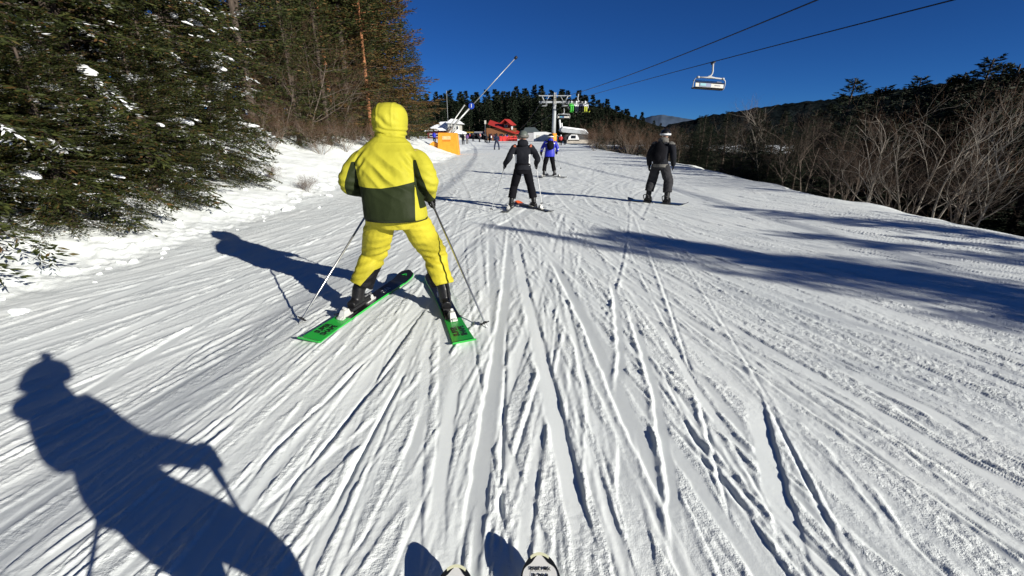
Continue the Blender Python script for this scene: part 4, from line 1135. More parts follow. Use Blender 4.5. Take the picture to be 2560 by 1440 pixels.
# ================================================================== people
M_skin = mat('skin', (0.50, 0.30, 0.22), 0.55)
M_hair = mat('dark_hair', (0.03, 0.02, 0.015), 0.7)
M_black = mat('black_shell', (0.008, 0.008, 0.009), 0.4, spec=0.3)
M_blackcloth = mat('black_cloth', (0.007, 0.007, 0.009), 0.85, spec=0.06, bump=0.4, bscale=26, bdist=0.012)
M_charc = mat('charcoal_cloth', (0.013, 0.014, 0.018), 0.85, spec=0.08, bump=0.4, bscale=24, bdist=0.012)
M_greycl = mat('grey_cloth', (0.030, 0.030, 0.033), 0.85, spec=0.1, var=0.2, scale=9, bump=0.4, bscale=24, bdist=0.012)
M_ltgrey = mat('light_grey_cloth', (0.12, 0.115, 0.105), 0.85, var=0.2, scale=9, bump=0.4, bscale=24)
M_yjack = mat('acid_yellow_shell', (0.40, 0.37, 0.032), 0.6, spec=0.10, var=0.04, scale=5, bump=0.5, bscale=9, bdist=0.02)
M_ypant = mat('yellow_shell', (0.46, 0.40, 0.032), 0.6, spec=0.12, var=0.04, scale=5, bump=0.5, bscale=9, bdist=0.02)
M_olive = mat('dark_olive_shell', (0.021, 0.025, 0.013), 0.75, spec=0.1, bump=0.3, bscale=14, bdist=0.012)
M_bluej = mat('royal_blue_shell', (0.012, 0.020, 0.36), 0.55, bump=0.4, bscale=14)
M_navyc = mat('navy_cloth', (0.012, 0.018, 0.048), 0.8)
M_redj = mat('red_shell', (0.42, 0.022, 0.022), 0.6)
M_greenp = mat('bright_green_shell', (0.06, 0.50, 0.05), 0.6)
M_limep = mat('lime_shell', (0.55, 0.60, 0.06), 0.6)
M_whitec = mat('white_cloth', (0.62, 0.63, 0.64), 0.7)
M_helmw = mat('white_helmet', (0.66, 0.67, 0.68), 0.35)
M_helmg = mat('grey_green_helmet', (0.10, 0.115, 0.10), 0.45)
M_alu = mat('polished_aluminium', (0.62, 0.62, 0.60), 0.28, 0.9)
M_binding = mat('binding_white', (0.60, 0.60, 0.57), 0.35, 0.2)
M_skig = mat('ski_green', (0.020, 0.36, 0.045), 0.35, coat=0.3)
M_skik = mat('ski_black', (0.010, 0.011, 0.012), 0.3, coat=0.4)
M_skiw = mat('ski_white', (0.60, 0.60, 0.58), 0.4, coat=0.2, var=0.05, scale=8)
M_skig2 = mat('ski_dark_grey', (0.05, 0.055, 0.06), 0.4)
M_cream = mat('ski_cream', (0.62, 0.62, 0.42), 0.4)
M_orng = mat('ski_orange', (0.75, 0.12, 0.03), 0.4)

def v3(*a): return np.array(a, float)
def limb(pts, rad, n=14, k=14):
    "smooth tapering tube through joints with radii given at the joints"
    P = spline(pts, k)
    r = np.interp(np.linspace(0, 1, k), np.linspace(0, 1, len(rad)), rad)
    return tube(P, list(r), n)
def loft(rings, n=20):
    "rings: (centre, rx, ry, yaw) stacked from the bottom up"
    v = []; f = []
    for c, rx, ry, yaw in rings:
        ca, sa = math.cos(yaw), math.sin(yaw)
        for k in range(n):
            a = 2 * math.pi * k / n
            # slightly squared section, like a padded coat
            x = rx * np.sign(math.cos(a)) * abs(math.cos(a)) ** 0.85; y = ry * np.sign(math.sin(a)) * abs(math.sin(a)) ** 0.85
            v.append((c[0] + x * ca - y * sa, c[1] + x * sa + y * ca, c[2]))
    for i in range(len(rings) - 1):
        for k in range(n):
            k2 = (k + 1) % n; f.append((i * n + k, i * n + k2, (i + 1) * n + k2, (i + 1) * n + k))
    f.append(tuple(range(n - 1, -1, -1))); f.append(tuple(range((len(rings) - 1) * n, len(rings) * n)))
    return v, f
def zones(me, mats, fn):
    for m in mats: me.materials.append(m)
    c = fcen(me); me.polygons.foreach_set('material_index', fn(c).astype(np.int32))
def crease(me, amp, freq, seed, stretch=(1, 1, 1), extra=None):
    v = vco(me); n = vno(me)
    p = v * freq * np.array(stretch)
    w = np.stack([vnoise3(p * 0.5 + 7, seed + 3), vnoise3(p * 0.5 + 31, seed + 4), vnoise3(p * 0.5 + 57, seed + 5)], 1)
    h = 1 - 2 * np.abs(vnoise3(p + w * 0.9, seed)); h2 = vnoise3(p * 2.3 + w, seed + 1)
    d = amp * (0.75 * h + 0.35 * h2)
    if extra is not None: d = d + extra(v)
    setco(me, v + n * d[:, None])
def head_shapes(c, yaw=0.0, s=1.0, tilt=0.0):
    "skull, jaw, nose, ears, chin, facing +Y turned by yaw"
    rot = Matrix.Rotation(yaw, 3, 'Z') @ Matrix.Rotation(tilt, 3, 'X')
    def o(x, y, z): return np.array(c) + np.array(rot @ Vector((x * s, y * s, z * s)))
    sh = [ball(o(0, -0.005, 0.03), (0.075 * s, 0.095 * s, 0.09 * s), 14, 10, rot), ball(o(0, 0.03, -0.045), (0.055 * s, 0.065 * s, 0.075 * s), 12, 8, rot),
          ball(o(0, 0.100, -0.015), (0.013 * s, 0.022 * s, 0.022 * s), 8, 6, rot), ball(o(0, 0.075, -0.095), (0.03 * s, 0.03 * s, 0.022 * s), 8, 6, rot)]
    for k in (-1, 1): sh.append(ball(o(k * 0.078, -0.005, 0.0), (0.012 * s, 0.02 * s, 0.03 * s), 8, 6, rot))
    return sh
def face_parts(c, root, yaw=0.0, s=1.0):
    rot = Matrix.Rotation(yaw, 3, 'Z')
    for k in (-1, 1):
        w = MB(); w.ball(np.array(c) + np.array(rot @ Vector((k * 0.031 * s, 0.083 * s, 0.012 * s))), 0.012 * s, 8, 6); w.build('eye', M_black, root, True)
    w = MB(); w.ball(np.array(c) + np.array(rot @ Vector((0, 0.090 * s, -0.058 * s))), (0.022 * s, 0.008 * s, 0.006 * s), 8, 6); w.build('mouth', mat('lips', (0.36, 0.14, 0.11), 0.5), root, True)
def grip_hand(c, axis, out, voxel=0.0055):
    "gloved fist closed round a shaft: palm, four separate curled fingers, thumb from the palm's side"
    c = np.array(c, float); a = np.array(axis, float); a /= np.linalg.norm(a)
    o = np.array(out, float); o -= a * np.dot(o, a); o /= np.linalg.norm(o); b = np.cross(a, o)
    sh = [ball(c + o * 0.036 + a * 0.0, (0.030, 0.030, 0.047), 12, 8, Matrix([list(b), list(o), list(a)]).transposed())]
    for k, L in enumerate((4.2, 4.5, 4.3, 3.7)):
        q = c + a * (0.034 - k * 0.0225)
        th = np.linspace(0.15, L, 9)
        P = [q + (o * math.cos(t) + b * math.sin(t)) * (0.033 if t < 2.6 else 0.030) for t in th]
        sh.append(tube(P, [0.0115] * 7 + [0.010, 0.008], 8))
    P = [c + o * 0.03 + a * 0.030 - b * 0.018, c + o * 0.008 + a * 0.050 - b * 0.032, c - o * 0.018 + a * 0.046 - b * 0.024, c - o * 0.030 + a * 0.036 - b * 0.004]
    sh.append(tube(spline(P, 8), [0.0135] * 6 + [0.012, 0.009], 8))
    return sh
def open_hand(w, d, side):
    "relaxed hanging gloved hand: palm and five slightly curled fingers"
    w = np.array(w, float); d = np.array(d, float); d /= np.linalg.norm(d); s = np.array([side, 0, 0.0]); s -= d * np.dot(s, d); s /= np.linalg.norm(s); n = np.cross(d, s)
    sh = [tube([w - d * 0.02, w + d * 0.04, w + d * 0.085], [(0.028, 0.034), (0.024, 0.046), (0.018, 0.044)], 10)]
    for k, L in enumerate((0.062, 0.072, 0.066, 0.052)):
        b = w + d * 0.08 + n * (0.030 - 0.020 * k)
        sh.append(tube([b, b + d * L * 0.5 - s * 0.006, b + d * L - s * 0.022], [0.0115, 0.0105, 0.008], 7))
    b = w + d * 0.02 + n * 0.034
    sh.append(tube([b, b + d * 0.035 + n * 0.022, b + d * 0.065 + n * 0.020 - s * 0.01], [0.013, 0.012, 0.009], 7))
    return sh
def helmet(root, c, m, band=M_whitec, yaw=0.0, s=1.0, goggles=True):
    rot = Matrix.Rotation(yaw, 3, 'Z')
    nu, nv = 22, 10; v = []; f = []
    for j in range(nv + 1):
        th = (math.pi * 0.60) * j / nv
        for i in range(nu):
            ph = 2 * math.pi * i / nu
            z = math.cos(th)
            front = max(0, math.sin(ph))
            zz = max(z, -0.26 + 0.42 * front) if j else z
            p = Vector((0.118 * math.sin(th) * math.cos(ph), 0.142 * math.sin(th) * math.sin(ph), 0.125 * zz)) * s
            v.append(np.array(c) + np.array(rot @ p) + v3(0, 0, 0.02 * s))
    for j in range(nv):
        for i in range(nu):
            i2 = (i + 1) % nu; f.append((j * nu + i, (j + 1) * nu + i, (j + 1) * nu + i2, j * nu + i2))
    w = MB(); w.add(v, f); o = w.build('helmet', m, root, True)
    so = o.modifiers.new('s', 'SOLIDIFY'); so.thickness = 0.02 * s
    if goggles:
        P = [np.array(c) + np.array(rot @ Vector((0.124 * s * math.cos(a), 0.146 * s * math.sin(a), 0.018 * s))) for a in np.linspace(math.pi * 0.12, -math.pi * 1.12, 22)]
        w = MB(); w.tube(P, [(0.006 * s, 0.021 * s)] * 22, 8, up=(0, 0, 1)); w.build('goggle_strap', band, o, True)
        P = [np.array(c) + np.array(rot @ Vector((0.10 * s * math.cos(a), 0.118 * s * math.sin(a), 0.008 * s))) for a in np.linspace(math.pi * 0.12, math.pi * 0.88, 10)]
        w = MB(); w.tube(P, [(0.02 * s, 0.040 * s)] * 10, 8, up=(0, 0, 1)); w.build('goggles', M_glass, o, True)
    return o
def ski_boot(root, ank, fwd, knee, m=M_black, s=1.0):
    "boot: sole, lower shell, cuff leaning to the knee, buckles"
    a = np.array(ank, float); f = np.array([fwd[0], fwd[1], 0.0]); f /= np.linalg.norm(f); r = np.array([f[1], -f[0], 0.0]); u = v3(0, 0, 1)
    base = a - u * 0.10 * s
    kd = np.array(knee) - a; kd /= np.linalg.norm(kd)
    sh = [tube([base - f * 0.11 * s + u * 0.035, base + f * 0.0 + u * 0.045, base + f * 0.12 * s + u * 0.036, base + f * 0.185 * s + u * 0.026],
               [(0.044 * s, 0.036 * s), (0.050 * s, 0.046 * s), (0.052 * s, 0.036 * s), (0.036 * s, 0.024 * s)], 14, up=(0, 0, 1)),
          tube([a - u * 0.06 * s, a + kd * 0.05 * s, a + kd * 0.16 * s, a + kd * 0.24 * s], [(0.055 * s, 0.062 * s), (0.058 * s, 0.066 * s), (0.064 * s, 0.070 * s), (0.068 * s, 0.072 * s)], 14, up=tuple(f))]
    me = remesh(sh, 0.009, 2); me.materials.append(m); b = link('ski_boot', me, root)
    w = MB(); rot = Matrix([list(r), list(f), list(u)]).transposed()
    w.box(base + f * 0.02 * s + u * 0.0, (0.074 * s, 0.31 * s, 0.024), rot); w.build('sole', M_dark, b)
    for k in range(4):
        c = (a + kd * (0.04 + 0.075 * (k - 1)) * s if k > 1 else base + f * (0.05 + 0.06 * k) * s + u * 0.075 * s)
        sgn = 1 if np.dot(r, np.array([1, 0, 0])) > 0 else -1
        for sd in (-1, 1):
            w = MB(); w.box(c + r * sd * 0.058 * s + f * 0.018, (0.012, 0.05 * s, 0.013), rot); w.build('buckle', M_alu, b)
    return b
def ski(tail, tipp, label, group, paint, L=None, width=1.0, roll=0.0, boot_t=0.46, lift=0.014, texts=(), bind=M_binding, tipmat=None):
    "one ski as a thing: cambered board with side-cut and shovel, plus binding. paint(t) -> material index on (mats)"
    tail = np.array(tail, float); tipp = np.array(tipp, float)
    d = tipp - tail; Ls = float(np.linalg.norm(d[:2])) if L is None else L
    yaw = math.atan2(-d[0], d[1])
    t = empty('ski', (tail[0], tail[1], tail[2] + lift), yaw)
    t.rotation_euler = (math.atan2(d[2], np.linalg.norm(d[:2])), roll, yaw)
    tag(t, label, 'ski', group)
    mats, pfn = paint
    n = 40; v = []; f = []; mi = []
    for i in range(n + 1):
        q = i / n; y = q * Ls
        wv = (0.058 + 0.0 * q + 0.036 * abs(2 * q - 0.95) ** 2 * 0.62) * width
        if q > 0.93: wv *= math.sqrt(max(0.0, 1 - ((q - 0.93) / 0.0705) ** 2)) * 0.97 + 0.03
        z = 0.058 * max(0, (q - 0.84) / 0.16) ** 1.7 + 0.02 * max(0, (0.02 - q) / 0.02)
        th = 0.016 if q < 0.85 else 0.010
        v += [(-wv, y, z), (wv, y, z), (wv * 0.94, y, z + th), (-wv * 0.94, y, z + th)]
    for i in range(n):
        a = i * 4; b = a + 4
        for k in range(4):
            k2 = (k + 1) % 4; f.append((a + k, a + k2, b + k2, b + k)); mi.append(pfn((i + 0.5) / n, k))
    f += [(3, 2, 1, 0), tuple(n * 4 + k for k in range(4))]; mi += [mi[2], mi[-2]]
    w = MB(); w.add(v, f); w.mi = mi
    brd = w.build('board', list(mats), t)
    bt = boot_t * Ls
    for nm, y0, ln, h in (('heel_piece', -0.225, 0.115, 0.055), ('toe_piece', 0.19, 0.10, 0.045)):
        w = MB(); w.box((0, bt + y0, 0.026), (0.062, ln + 0.05, 0.016)); w.box((0, bt + y0, 0.03 + h / 2), (0.058, ln, h), taper=(0.7, 0.6)); w.build(nm, bind, t)
    w = MB(); w.box((0, bt - 0.285, 0.03), (0.03, 0.06, 0.02)); w.tube([(0, bt - 0.19, 0.07), (0, bt - 0.24, 0.105)], 0.013, 8); w.build('heel_lever', bind, t)
    for s_ in (-1, 1):
        w = MB(); w.tube([(s_ * 0.05, bt - 0.10, 0.03), (s_ * 0.062, bt - 0.23, 0.035), (s_ * 0.07, bt - 0.28, 0.045)], 0.005, 6); w.build('brake_arm', M_dark, t)
    for txt, size, y0, x0, m, rz, bold in texts:
        me = text_mesh(txt, size, 0.0006, bold); o = link('lettering', me, brd, m); o.location = (x0, y0, 0.0172 if y0 < 0.84 * Ls else 0.0172); o.rotation_euler = (0, 0, rz)
    return t, Ls
def pole(hand, tip, label, group, m=M_alu, grip=M_dark):
    hand = np.array(hand, float); tip = np.array(tip, float); d = hand - tip; L = np.linalg.norm(d); d /= L
    t = empty('ski_pole', tip); tag(t, label, 'ski pole', group)
    w = MB(); w.tube([v3(0, 0, 0), d * 0.06, d * (L - 0.05)], [0.004, 0.0085, 0.0095], 10); w.build('shaft', m, t, True)
    w = MB(); w.tube([d * (L - 0.10), d * (L - 0.02), d * (L + 0.055)], [0.014, 0.017, 0.020], 10); w.build('grip', grip, t, True)
    b = d * 0.075; s1 = np.cross(d, [0, 1, 0.2]); s1 /= np.linalg.norm(s1); s2 = np.cross(d, s1)
    w = MB(); w.tube([b - d * 0.006, b + d * 0.012], [0.026, 0.014], 12)
    for k in range(5):
        a = k * 2 * math.pi / 5; e = (s1 * math.cos(a) + s2 * math.sin(a)); w.tube([b, b + e * 0.042], [0.008, 0.005], 6)
    w.build('basket', M_dark, t)
    w = MB(); P = [d * (L + 0.045) + (s1 * math.cos(a) * 0.03 + d * (math.sin(a) - 1) * 0.07) for a in np.linspace(math.pi * 0.5, math.pi * 2.5, 14)]; w.tube(P, [(0.003, 0.008)] * 14, 6, False); w.build('strap', M_dark, t)
    return t

def torso_rings(c0, c1, c2, c3, rx, ry, yaw=0.0):
    "rings through pelvis, waist, chest, shoulder line"
    P = spline([c0, c1, c2, c3], len(rx)); return [(P[i], rx[i], ry[i], yaw) for i in range(len(rx))]

def body_mesh(J, root, s=1.0, voxel=0.016):
    s = J.get('bs', s)
    "the person under the clothes: one continuous figure"
    sh = [loft(torso_rings(J['pelvis'] - v3(0, 0, 0.08), J['waist'], J['chest'], J['neck'] - v3(0, 0, 0.05), [s * q for q in (0.15, 0.155, 0.14, 0.15, 0.165, 0.15, 0.06)], [s * q for q in (0.10, 0.11, 0.095, 0.105, 0.11, 0.09, 0.06)], J.get('yaw', 0))),
          limb([J['neck'] - v3(0, 0, 0.08), J['head'] - v3(0, 0, 0.02)], [0.062, 0.055])] + head_shapes(J['head'], J.get('hyaw', 0.0))
    for k in 'LR':
        sh.append(limb([J['sh' + k], J['el' + k], J['wr' + k]], [0.055, 0.043, 0.030]))
        sh.append(limb([J['hip' + k], J['kn' + k], J['an' + k] - v3(0, 0, 0.03)], [0.085, 0.058, 0.042]))
    me = remesh(sh, voxel, 2); me.materials.append(M_skin)
    b = link('body', me, root)
    face_parts(J['head'], b, J.get('hyaw', 0.0))
    return b

def two_tone(base, other, name):
    "base material with panels of the other colour where the sewn-in panel field is positive"
    m = base.copy(); m.name = name; nt = m.node_tree; bs = nt.nodes['Principled BSDF']
    src = bs.inputs['Base Color'].links[0].from_socket
    at_ = nt.nodes.new('ShaderNodeAttribute'); at_.attribute_name = 'panel'
    gt = nt.nodes.new('ShaderNodeMath'); gt.operation = 'GREATER_THAN'; gt.inputs[1].default_value = 0.0
    mx = nt.nodes.new('ShaderNodeMixRGB'); mx.inputs[2].default_value = (*other, 1)
    nt.links.new(at_.outputs['Fac'], gt.inputs[0]); nt.links.new(gt.outputs[0], mx.inputs[0]); nt.links.new(src, mx.inputs[1]); nt.links.new(mx.outputs[0], bs.inputs['Base Color'])
    return m
def panel(me, fn, m):
    a = me.attributes.new('panel', 'FLOAT', 'POINT'); a.data.foreach_set('value', fn(vco(me)).astype(np.float32)); me.materials.append(m)

# ------------------------------------------------------------------ the skier in yellow
def yellow_skier():
    O = v3(-1.03, 3.85, 0); O[2] = terrain(O[0], O[1])
    root = empty('person', O); tag(root, 'skier in a yellow hooded jacket and yellow trousers, seen from behind in a snowplough', 'person')
    W = lambda x, y, z: v3(x, y, z) - v3(O[0], O[1], 0)
    J = dict(anL=W(-1.455, 3.86, 0.165), anR=W(-0.625, 3.86, 0.165), knL=W(-1.30, 4.02, 0.52), knR=W(-0.735, 4.02, 0.53), hipL=W(-1.10, 3.80, 0.92), hipR=W(-0.90, 3.80, 0.92),
             pelvis=W(-1.0, 3.79, 0.95), waist=W(-1.03, 3.80, 1.10), chest=W(-1.055, 3.87, 1.34), neck=W(-1.045, 3.95, 1.56), head=W(-1.045, 4.04, 1.70),
             shL=W(-1.265, 3.88, 1.43), shR=W(-0.82, 3.88, 1.44), elL=W(-1.385, 3.82, 1.19), elR=W(-0.715, 3.80, 1.22), wrL=W(-1.235, 4.06, 1.08), wrR=W(-0.745, 3.98, 1.07))
    body_mesh(J, root)
    # trousers
    sh = [loft([(W(-1.0, 3.80, 0.82), 0.17, 0.13, 0), (W(-1.0, 3.79, 0.90), 0.225, 0.165, 0), (W(-1.0, 3.79, 0.98), 0.228, 0.17, 0), (W(-1.0, 3.79, 1.06), 0.215, 0.16, 0)])]
    for k, sg in (('L', -1), ('R', 1)):
        hp = J['hip' + k] + v3(sg * 0.01, 0, 0.02); kn = J['kn' + k]; an = J['an' + k]
        hem = an + (kn - an) * 0.24
        sh.append(limb([hp, (hp + kn) / 2 + v3(sg * 0.005, -0.01, 0), kn, (kn + hem) / 2 + v3(0, -0.01, 0), hem], [0.125, 0.128, 0.112, 0.104, 0.108], 18, 22))
    me = remesh(sh, 0.0085, 3)
    def folds(v):
        d = np.zeros(len(v))
        for k, sg in (('L', -1), ('R', 1)):
            m = np.clip(sg * (v[:, 0] - J['pelvis'][0]) / 0.05, 0, 1)
            kn = J['kn' + k]
            u = v[:, 2] - kn[2]
            env = np.exp(-((u + 0.02) / 0.13) ** 2) + 0.35 * np.exp(-((u - 0.3) / 0.12) ** 2) + 0.45 * np.exp(-((u + 0.24) / 0.08) ** 2)
            ph = v[:, 2] * 95 + v[:, 0] * 26 * sg + 2.2 * vnoise3(v * 7, 12)
            d += m * env * 0.012 * np.sin(ph) * (0.5 + 0.6 * vnoise3(v * 9, 33))
        return d
    crease(me, 0.0085, 6.5, 4, (1, 1, 1.9), folds)
    def tz_(c):
        x = c[:, 0]; z = c[:, 2]; px_ = J['pelvis'][0]
        kl = np.minimum.reduce([px_ - x, x - (J['anL'][0] + 0.035 + (z - 0.24) * 0.95), 0.40 - z])
        kr = np.minimum.reduce([x - px_, (J['anR'][0] - 0.045 - (z - 0.24) * 0.75) - x, 0.42 - z])
        return np.maximum(kl, kr)
    panel(me, tz_, two_tone(M_ypant, (0.008, 0.008, 0.010), 'yellow_trousers_black_gaiter'))
    tr = link('trousers', me, root)
    # jacket: torso, sleeves, collar, hood
    rings = [(W(-0.995, 3.775, 0.905), 0.262, 0.195, 0), (W(-0.995, 3.775, 0.93), 0.266, 0.20, 0), (W(-1.005, 3.785, 1.02), 0.258, 0.198, 0), (W(-1.03, 3.80, 1.13), 0.248, 0.185, 0), (W(-1.05, 3.83, 1.25), 0.252, 0.18, 0),
             (W(-1.055, 3.865, 1.36), 0.256, 0.175, 0), (W(-1.05, 3.89, 1.45), 0.242, 0.15, 0), (W(-1.045, 3.92, 1.51), 0.185, 0.125, 0), (W(-1.045, 3.955, 1.575), 0.105, 0.105, 0)]
    sh = [loft(rings, 26)]
    sh.append(limb([J['shL'] + v3(0.07, 0, -0.035), J['shL'] + v3(-0.025, -0.01, -0.08), J['elL'], J['elL'] + (J['wrL'] - J['elL']) * 0.5, J['wrL']], [0.085, 0.098, 0.088, 0.080, 0.062], 18, 22))
    sh.append(limb([J['shR'] + v3(-0.07, 0, -0.035), J['shR'] + v3(0.025, -0.01, -0.08), J['elR'], J['elR'] + (J['wrR'] - J['elR']) * 0.5, J['wrR'] - v3(0, 0, 0.01)], [0.085, 0.098, 0.090, 0.080, 0.064], 18, 22))
    h = J['head'] + v3(0, 0, 0.0)
    hr = [(-0.175, 0.105, 0.105, -0.05), (-0.13, 0.126, 0.125, -0.035), (-0.10, 0.134, 0.14, -0.03), (-0.06, 0.141, 0.15, -0.025), (0.0, 0.147, 0.158, -0.02), (0.05, 0.143, 0.155, -0.015), (0.09, 0.126, 0.14, -0.01), (0.118, 0.098, 0.108, -0.005), (0.134, 0.055, 0.06, 0.0)]
    sh.append(loft([(h + v3(0, yo, zo), rx, ry, 0) for zo, rx, ry, yo in hr], 24))
    me = remesh(sh, 0.0085, 3)
    # recess the face opening of the hood
    v = vco(me); r = v - (h + v3(0, 0.13, -0.01)); q = np.sqrt((r[:, 0] / 0.085) ** 2 + (r[:, 2] / 0.11) ** 2); inn = (q < 1) & (v[:, 1] > h[1] + 0.06) & (v[:, 2] > h[2] - 0.12)
    v[inn, 1] -= 0.085 * (1 - q[inn] ** 3); setco(me, v)
    def jf(v):
        d = np.zeros(len(v)); x = v[:, 0] - J['chest'][0]; z = v[:, 2]
        # long folds across the back running down to the right
        s = (z - 1.30) * 0.80 + x * 0.62; l = -(z - 1.30) * 0.6 + x * 0.8
        env = np.exp(-((l - 0.06) / 0.17) ** 2) * np.exp(-((s - 0.0) / 0.12) ** 2) * (v[:, 1] < J['chest'][1])
        d += env * 0.022 * (0.6 - 1.6 * np.abs(np.sin(s * 34 + 1.1 * vnoise3(v * 5, 3))))
        e4 = np.exp(-((np.abs(x) - 0.20) / 0.05) ** 2) * np.exp(-((z - 1.38) / 0.10) ** 2); d += e4 * 0.010 * np.sin((z + np.abs(x) * 1.3) * 70)
        sx_ = np.abs(np.abs(x) - 0.062); d += 0.005 * np.exp(-(sx_ / 0.007) ** 2) * (z > h[2] - 0.06)      # hood seams
        d += 0.004 * np.exp(-((z - 1.515) / 0.006) ** 2) * (np.abs(x) < 0.2)
        # gathers where hood meets collar
        e2 = np.exp(-((z - (h[2] - 0.10)) / 0.035) ** 2); d += e2 * 0.008 * np.sin(z * 150 + x * 25 + 2 * vnoise3(v * 8, 9))
        e3 = np.exp(-((z - (h[2] - 0.01)) / 0.05) ** 2) * np.exp(-(x / 0.10) ** 2) * (v[:, 1] < h[1]); d += e3 * 0.008 * np.sin(x * 60 + z * 70 + 2 * vnoise3(v * 9, 19))
        for kn in ('elL', 'elR'):
            rr = np.linalg.norm(v - J[kn], axis=1); d += np.exp(-(rr / 0.11) ** 2) * 0.008 * np.sin(z * 85 + x * 30 + 2 * vnoise3(v * 8, 29))
        # smooth lower panel
        return d * (z > 1.0)
    crease(me, 0.0062, 5.2, 14, (1.2, 1, 0.7), jf)
    def jz(c):
        x = c[:, 0] - J['chest'][0]; z = c[:, 2]; k = np.clip(1.42 - z, 0, 0.4)
        hem = np.minimum.reduce([1.170 + 0.016 * (x / 0.25) ** 2 + 0.028 * np.clip(x / 0.25, 0, 1) - z, x + 0.235 + 0.05 * k, 0.232 + 0.06 * k - x])
        il = np.minimum.reduce([0.010 + 0.22 * np.clip(1.40 - z, 0, 0.22) - np.abs(x + 0.258 + 0.12 * np.clip(1.38 - z, 0, 0.3)), 1.37 - z, z - 1.0, -x])
        ir = np.minimum.reduce([0.010 + 0.16 * np.clip(1.41 - z, 0, 0.22) - np.abs(x - (0.245 + 0.22 * np.clip(1.40 - z, -0.1, 0.4))), 1.385 - z, z - 1.0, x])
        fl = np.minimum.reduce([-0.20 - x, c[:, 1] - J['elL'][1] - 0.06, 1.22 - z])
        return np.maximum.reduce([hem, il, ir, fl])
    panel(me, jz, two_tone(M_yjack, (0.019, 0.026, 0.010), 'yellow_and_olive_shell'))
    jk = link('jacket', me, root)
    w = MB(); hemP = [W(-0.995 + 0.263 * math.cos(a), 3.775 + 0.197 * math.sin(a), 0.905) for a in np.linspace(0, 2 * math.pi, 33)]; w.tube(hemP, [(0.006, 0.010)] * 33, 6); w.build('hem', M_olive, jk, True)
    # helmet shell under the hood front
    helmet(root, J['head'] + v3(0, 0.02, -0.02), M_black, s=0.86)
    gnd = lambda x, y: top(x, y)
    for k in 'LR':
        fw = (0.24, 0.97) if k == 'L' else (-0.26, 0.97)
        ski_boot(root, J['an' + k], fw, J['kn' + k])
    hands = {'L': W(-1.235, 4.12, 1.05), 'R': W(-0.742, 4.02, 1.035)}
    tips = {'L': v3(-1.90, 3.56, 0), 'R': v3(-0.205, 3.46, 0)}
    for k, lab in (('L', 'left ski pole of the yellow skier, planted out to the left'), ('R', 'right ski pole of the yellow skier, planted out to the right')):
        tp = tips[k]; tp[2] = gnd(tp[0], tp[1]) - 0.02
        hw_ = hands[k] + v3(O[0], O[1], O[2])
        pole(hw_, tp, lab, 'poles of the yellow skier')
        ax = hw_ - tp
        me = remesh(grip_hand(hands[k], ax, J['wr' + k] - hands[k] + v3((-0.03 if k == 'L' else 0.03), -0.02, 0)), 0.006, 1)
        me.materials.append(M_blackcloth); link('glove', me, root)
    # skis
    def paint_left(q, k): return 1 if k != 2 else (0 if q < 0.285 else 2)
    pm = ([M_skig, M_skig, M_skik], paint_left)
    for nm, a, b, lab, roll in (('L', (-1.63, 3.17), (-1.21, 4.93), 'left green and black ski of the yellow skier, pointing inwards', 0.10), ('R', (-0.374, 3.14), (-0.93, 4.87), 'right green ski of the yellow skier, tail towards the camera', -0.06)):
        za = terrain(*a) - 0.002; zb = terrain(*b) + 0.012
        t, Ls = ski((a[0], a[1], za), (b[0], b[1], zb), lab, 'skis of the yellow skier', pm, width=1.25, roll=roll, boot_t=0.405,
                    texts=(('SUPER', 0.066, 0.235, -0.030, M_skik, math.pi / 2, 0.003), ('SHAPE', 0.066, 0.225, 0.032, M_skik, math.pi / 2, 0.003), ('RXD', 0.075, 1.24, 0.0, M_alu, -math.pi / 2, 0.001)))
        # green emblem on the tip
        w = MB(); yy_ = Ls * 0.945; zt = 0.058 * ((0.945 - 0.84) / 0.16) ** 1.7 + 0.013
        w.prism([(-0.030, yy_ - 0.03), (-0.016, yy_ - 0.03), (0.0, yy_ + 0.008), (0.016, yy_ - 0.03), (0.030, yy_ - 0.03), (0.0, yy_ + 0.045)], 2, zt, zt + 0.004)
        o = w.build('emblem', M_skig, t)
    return J
yellow_skier()

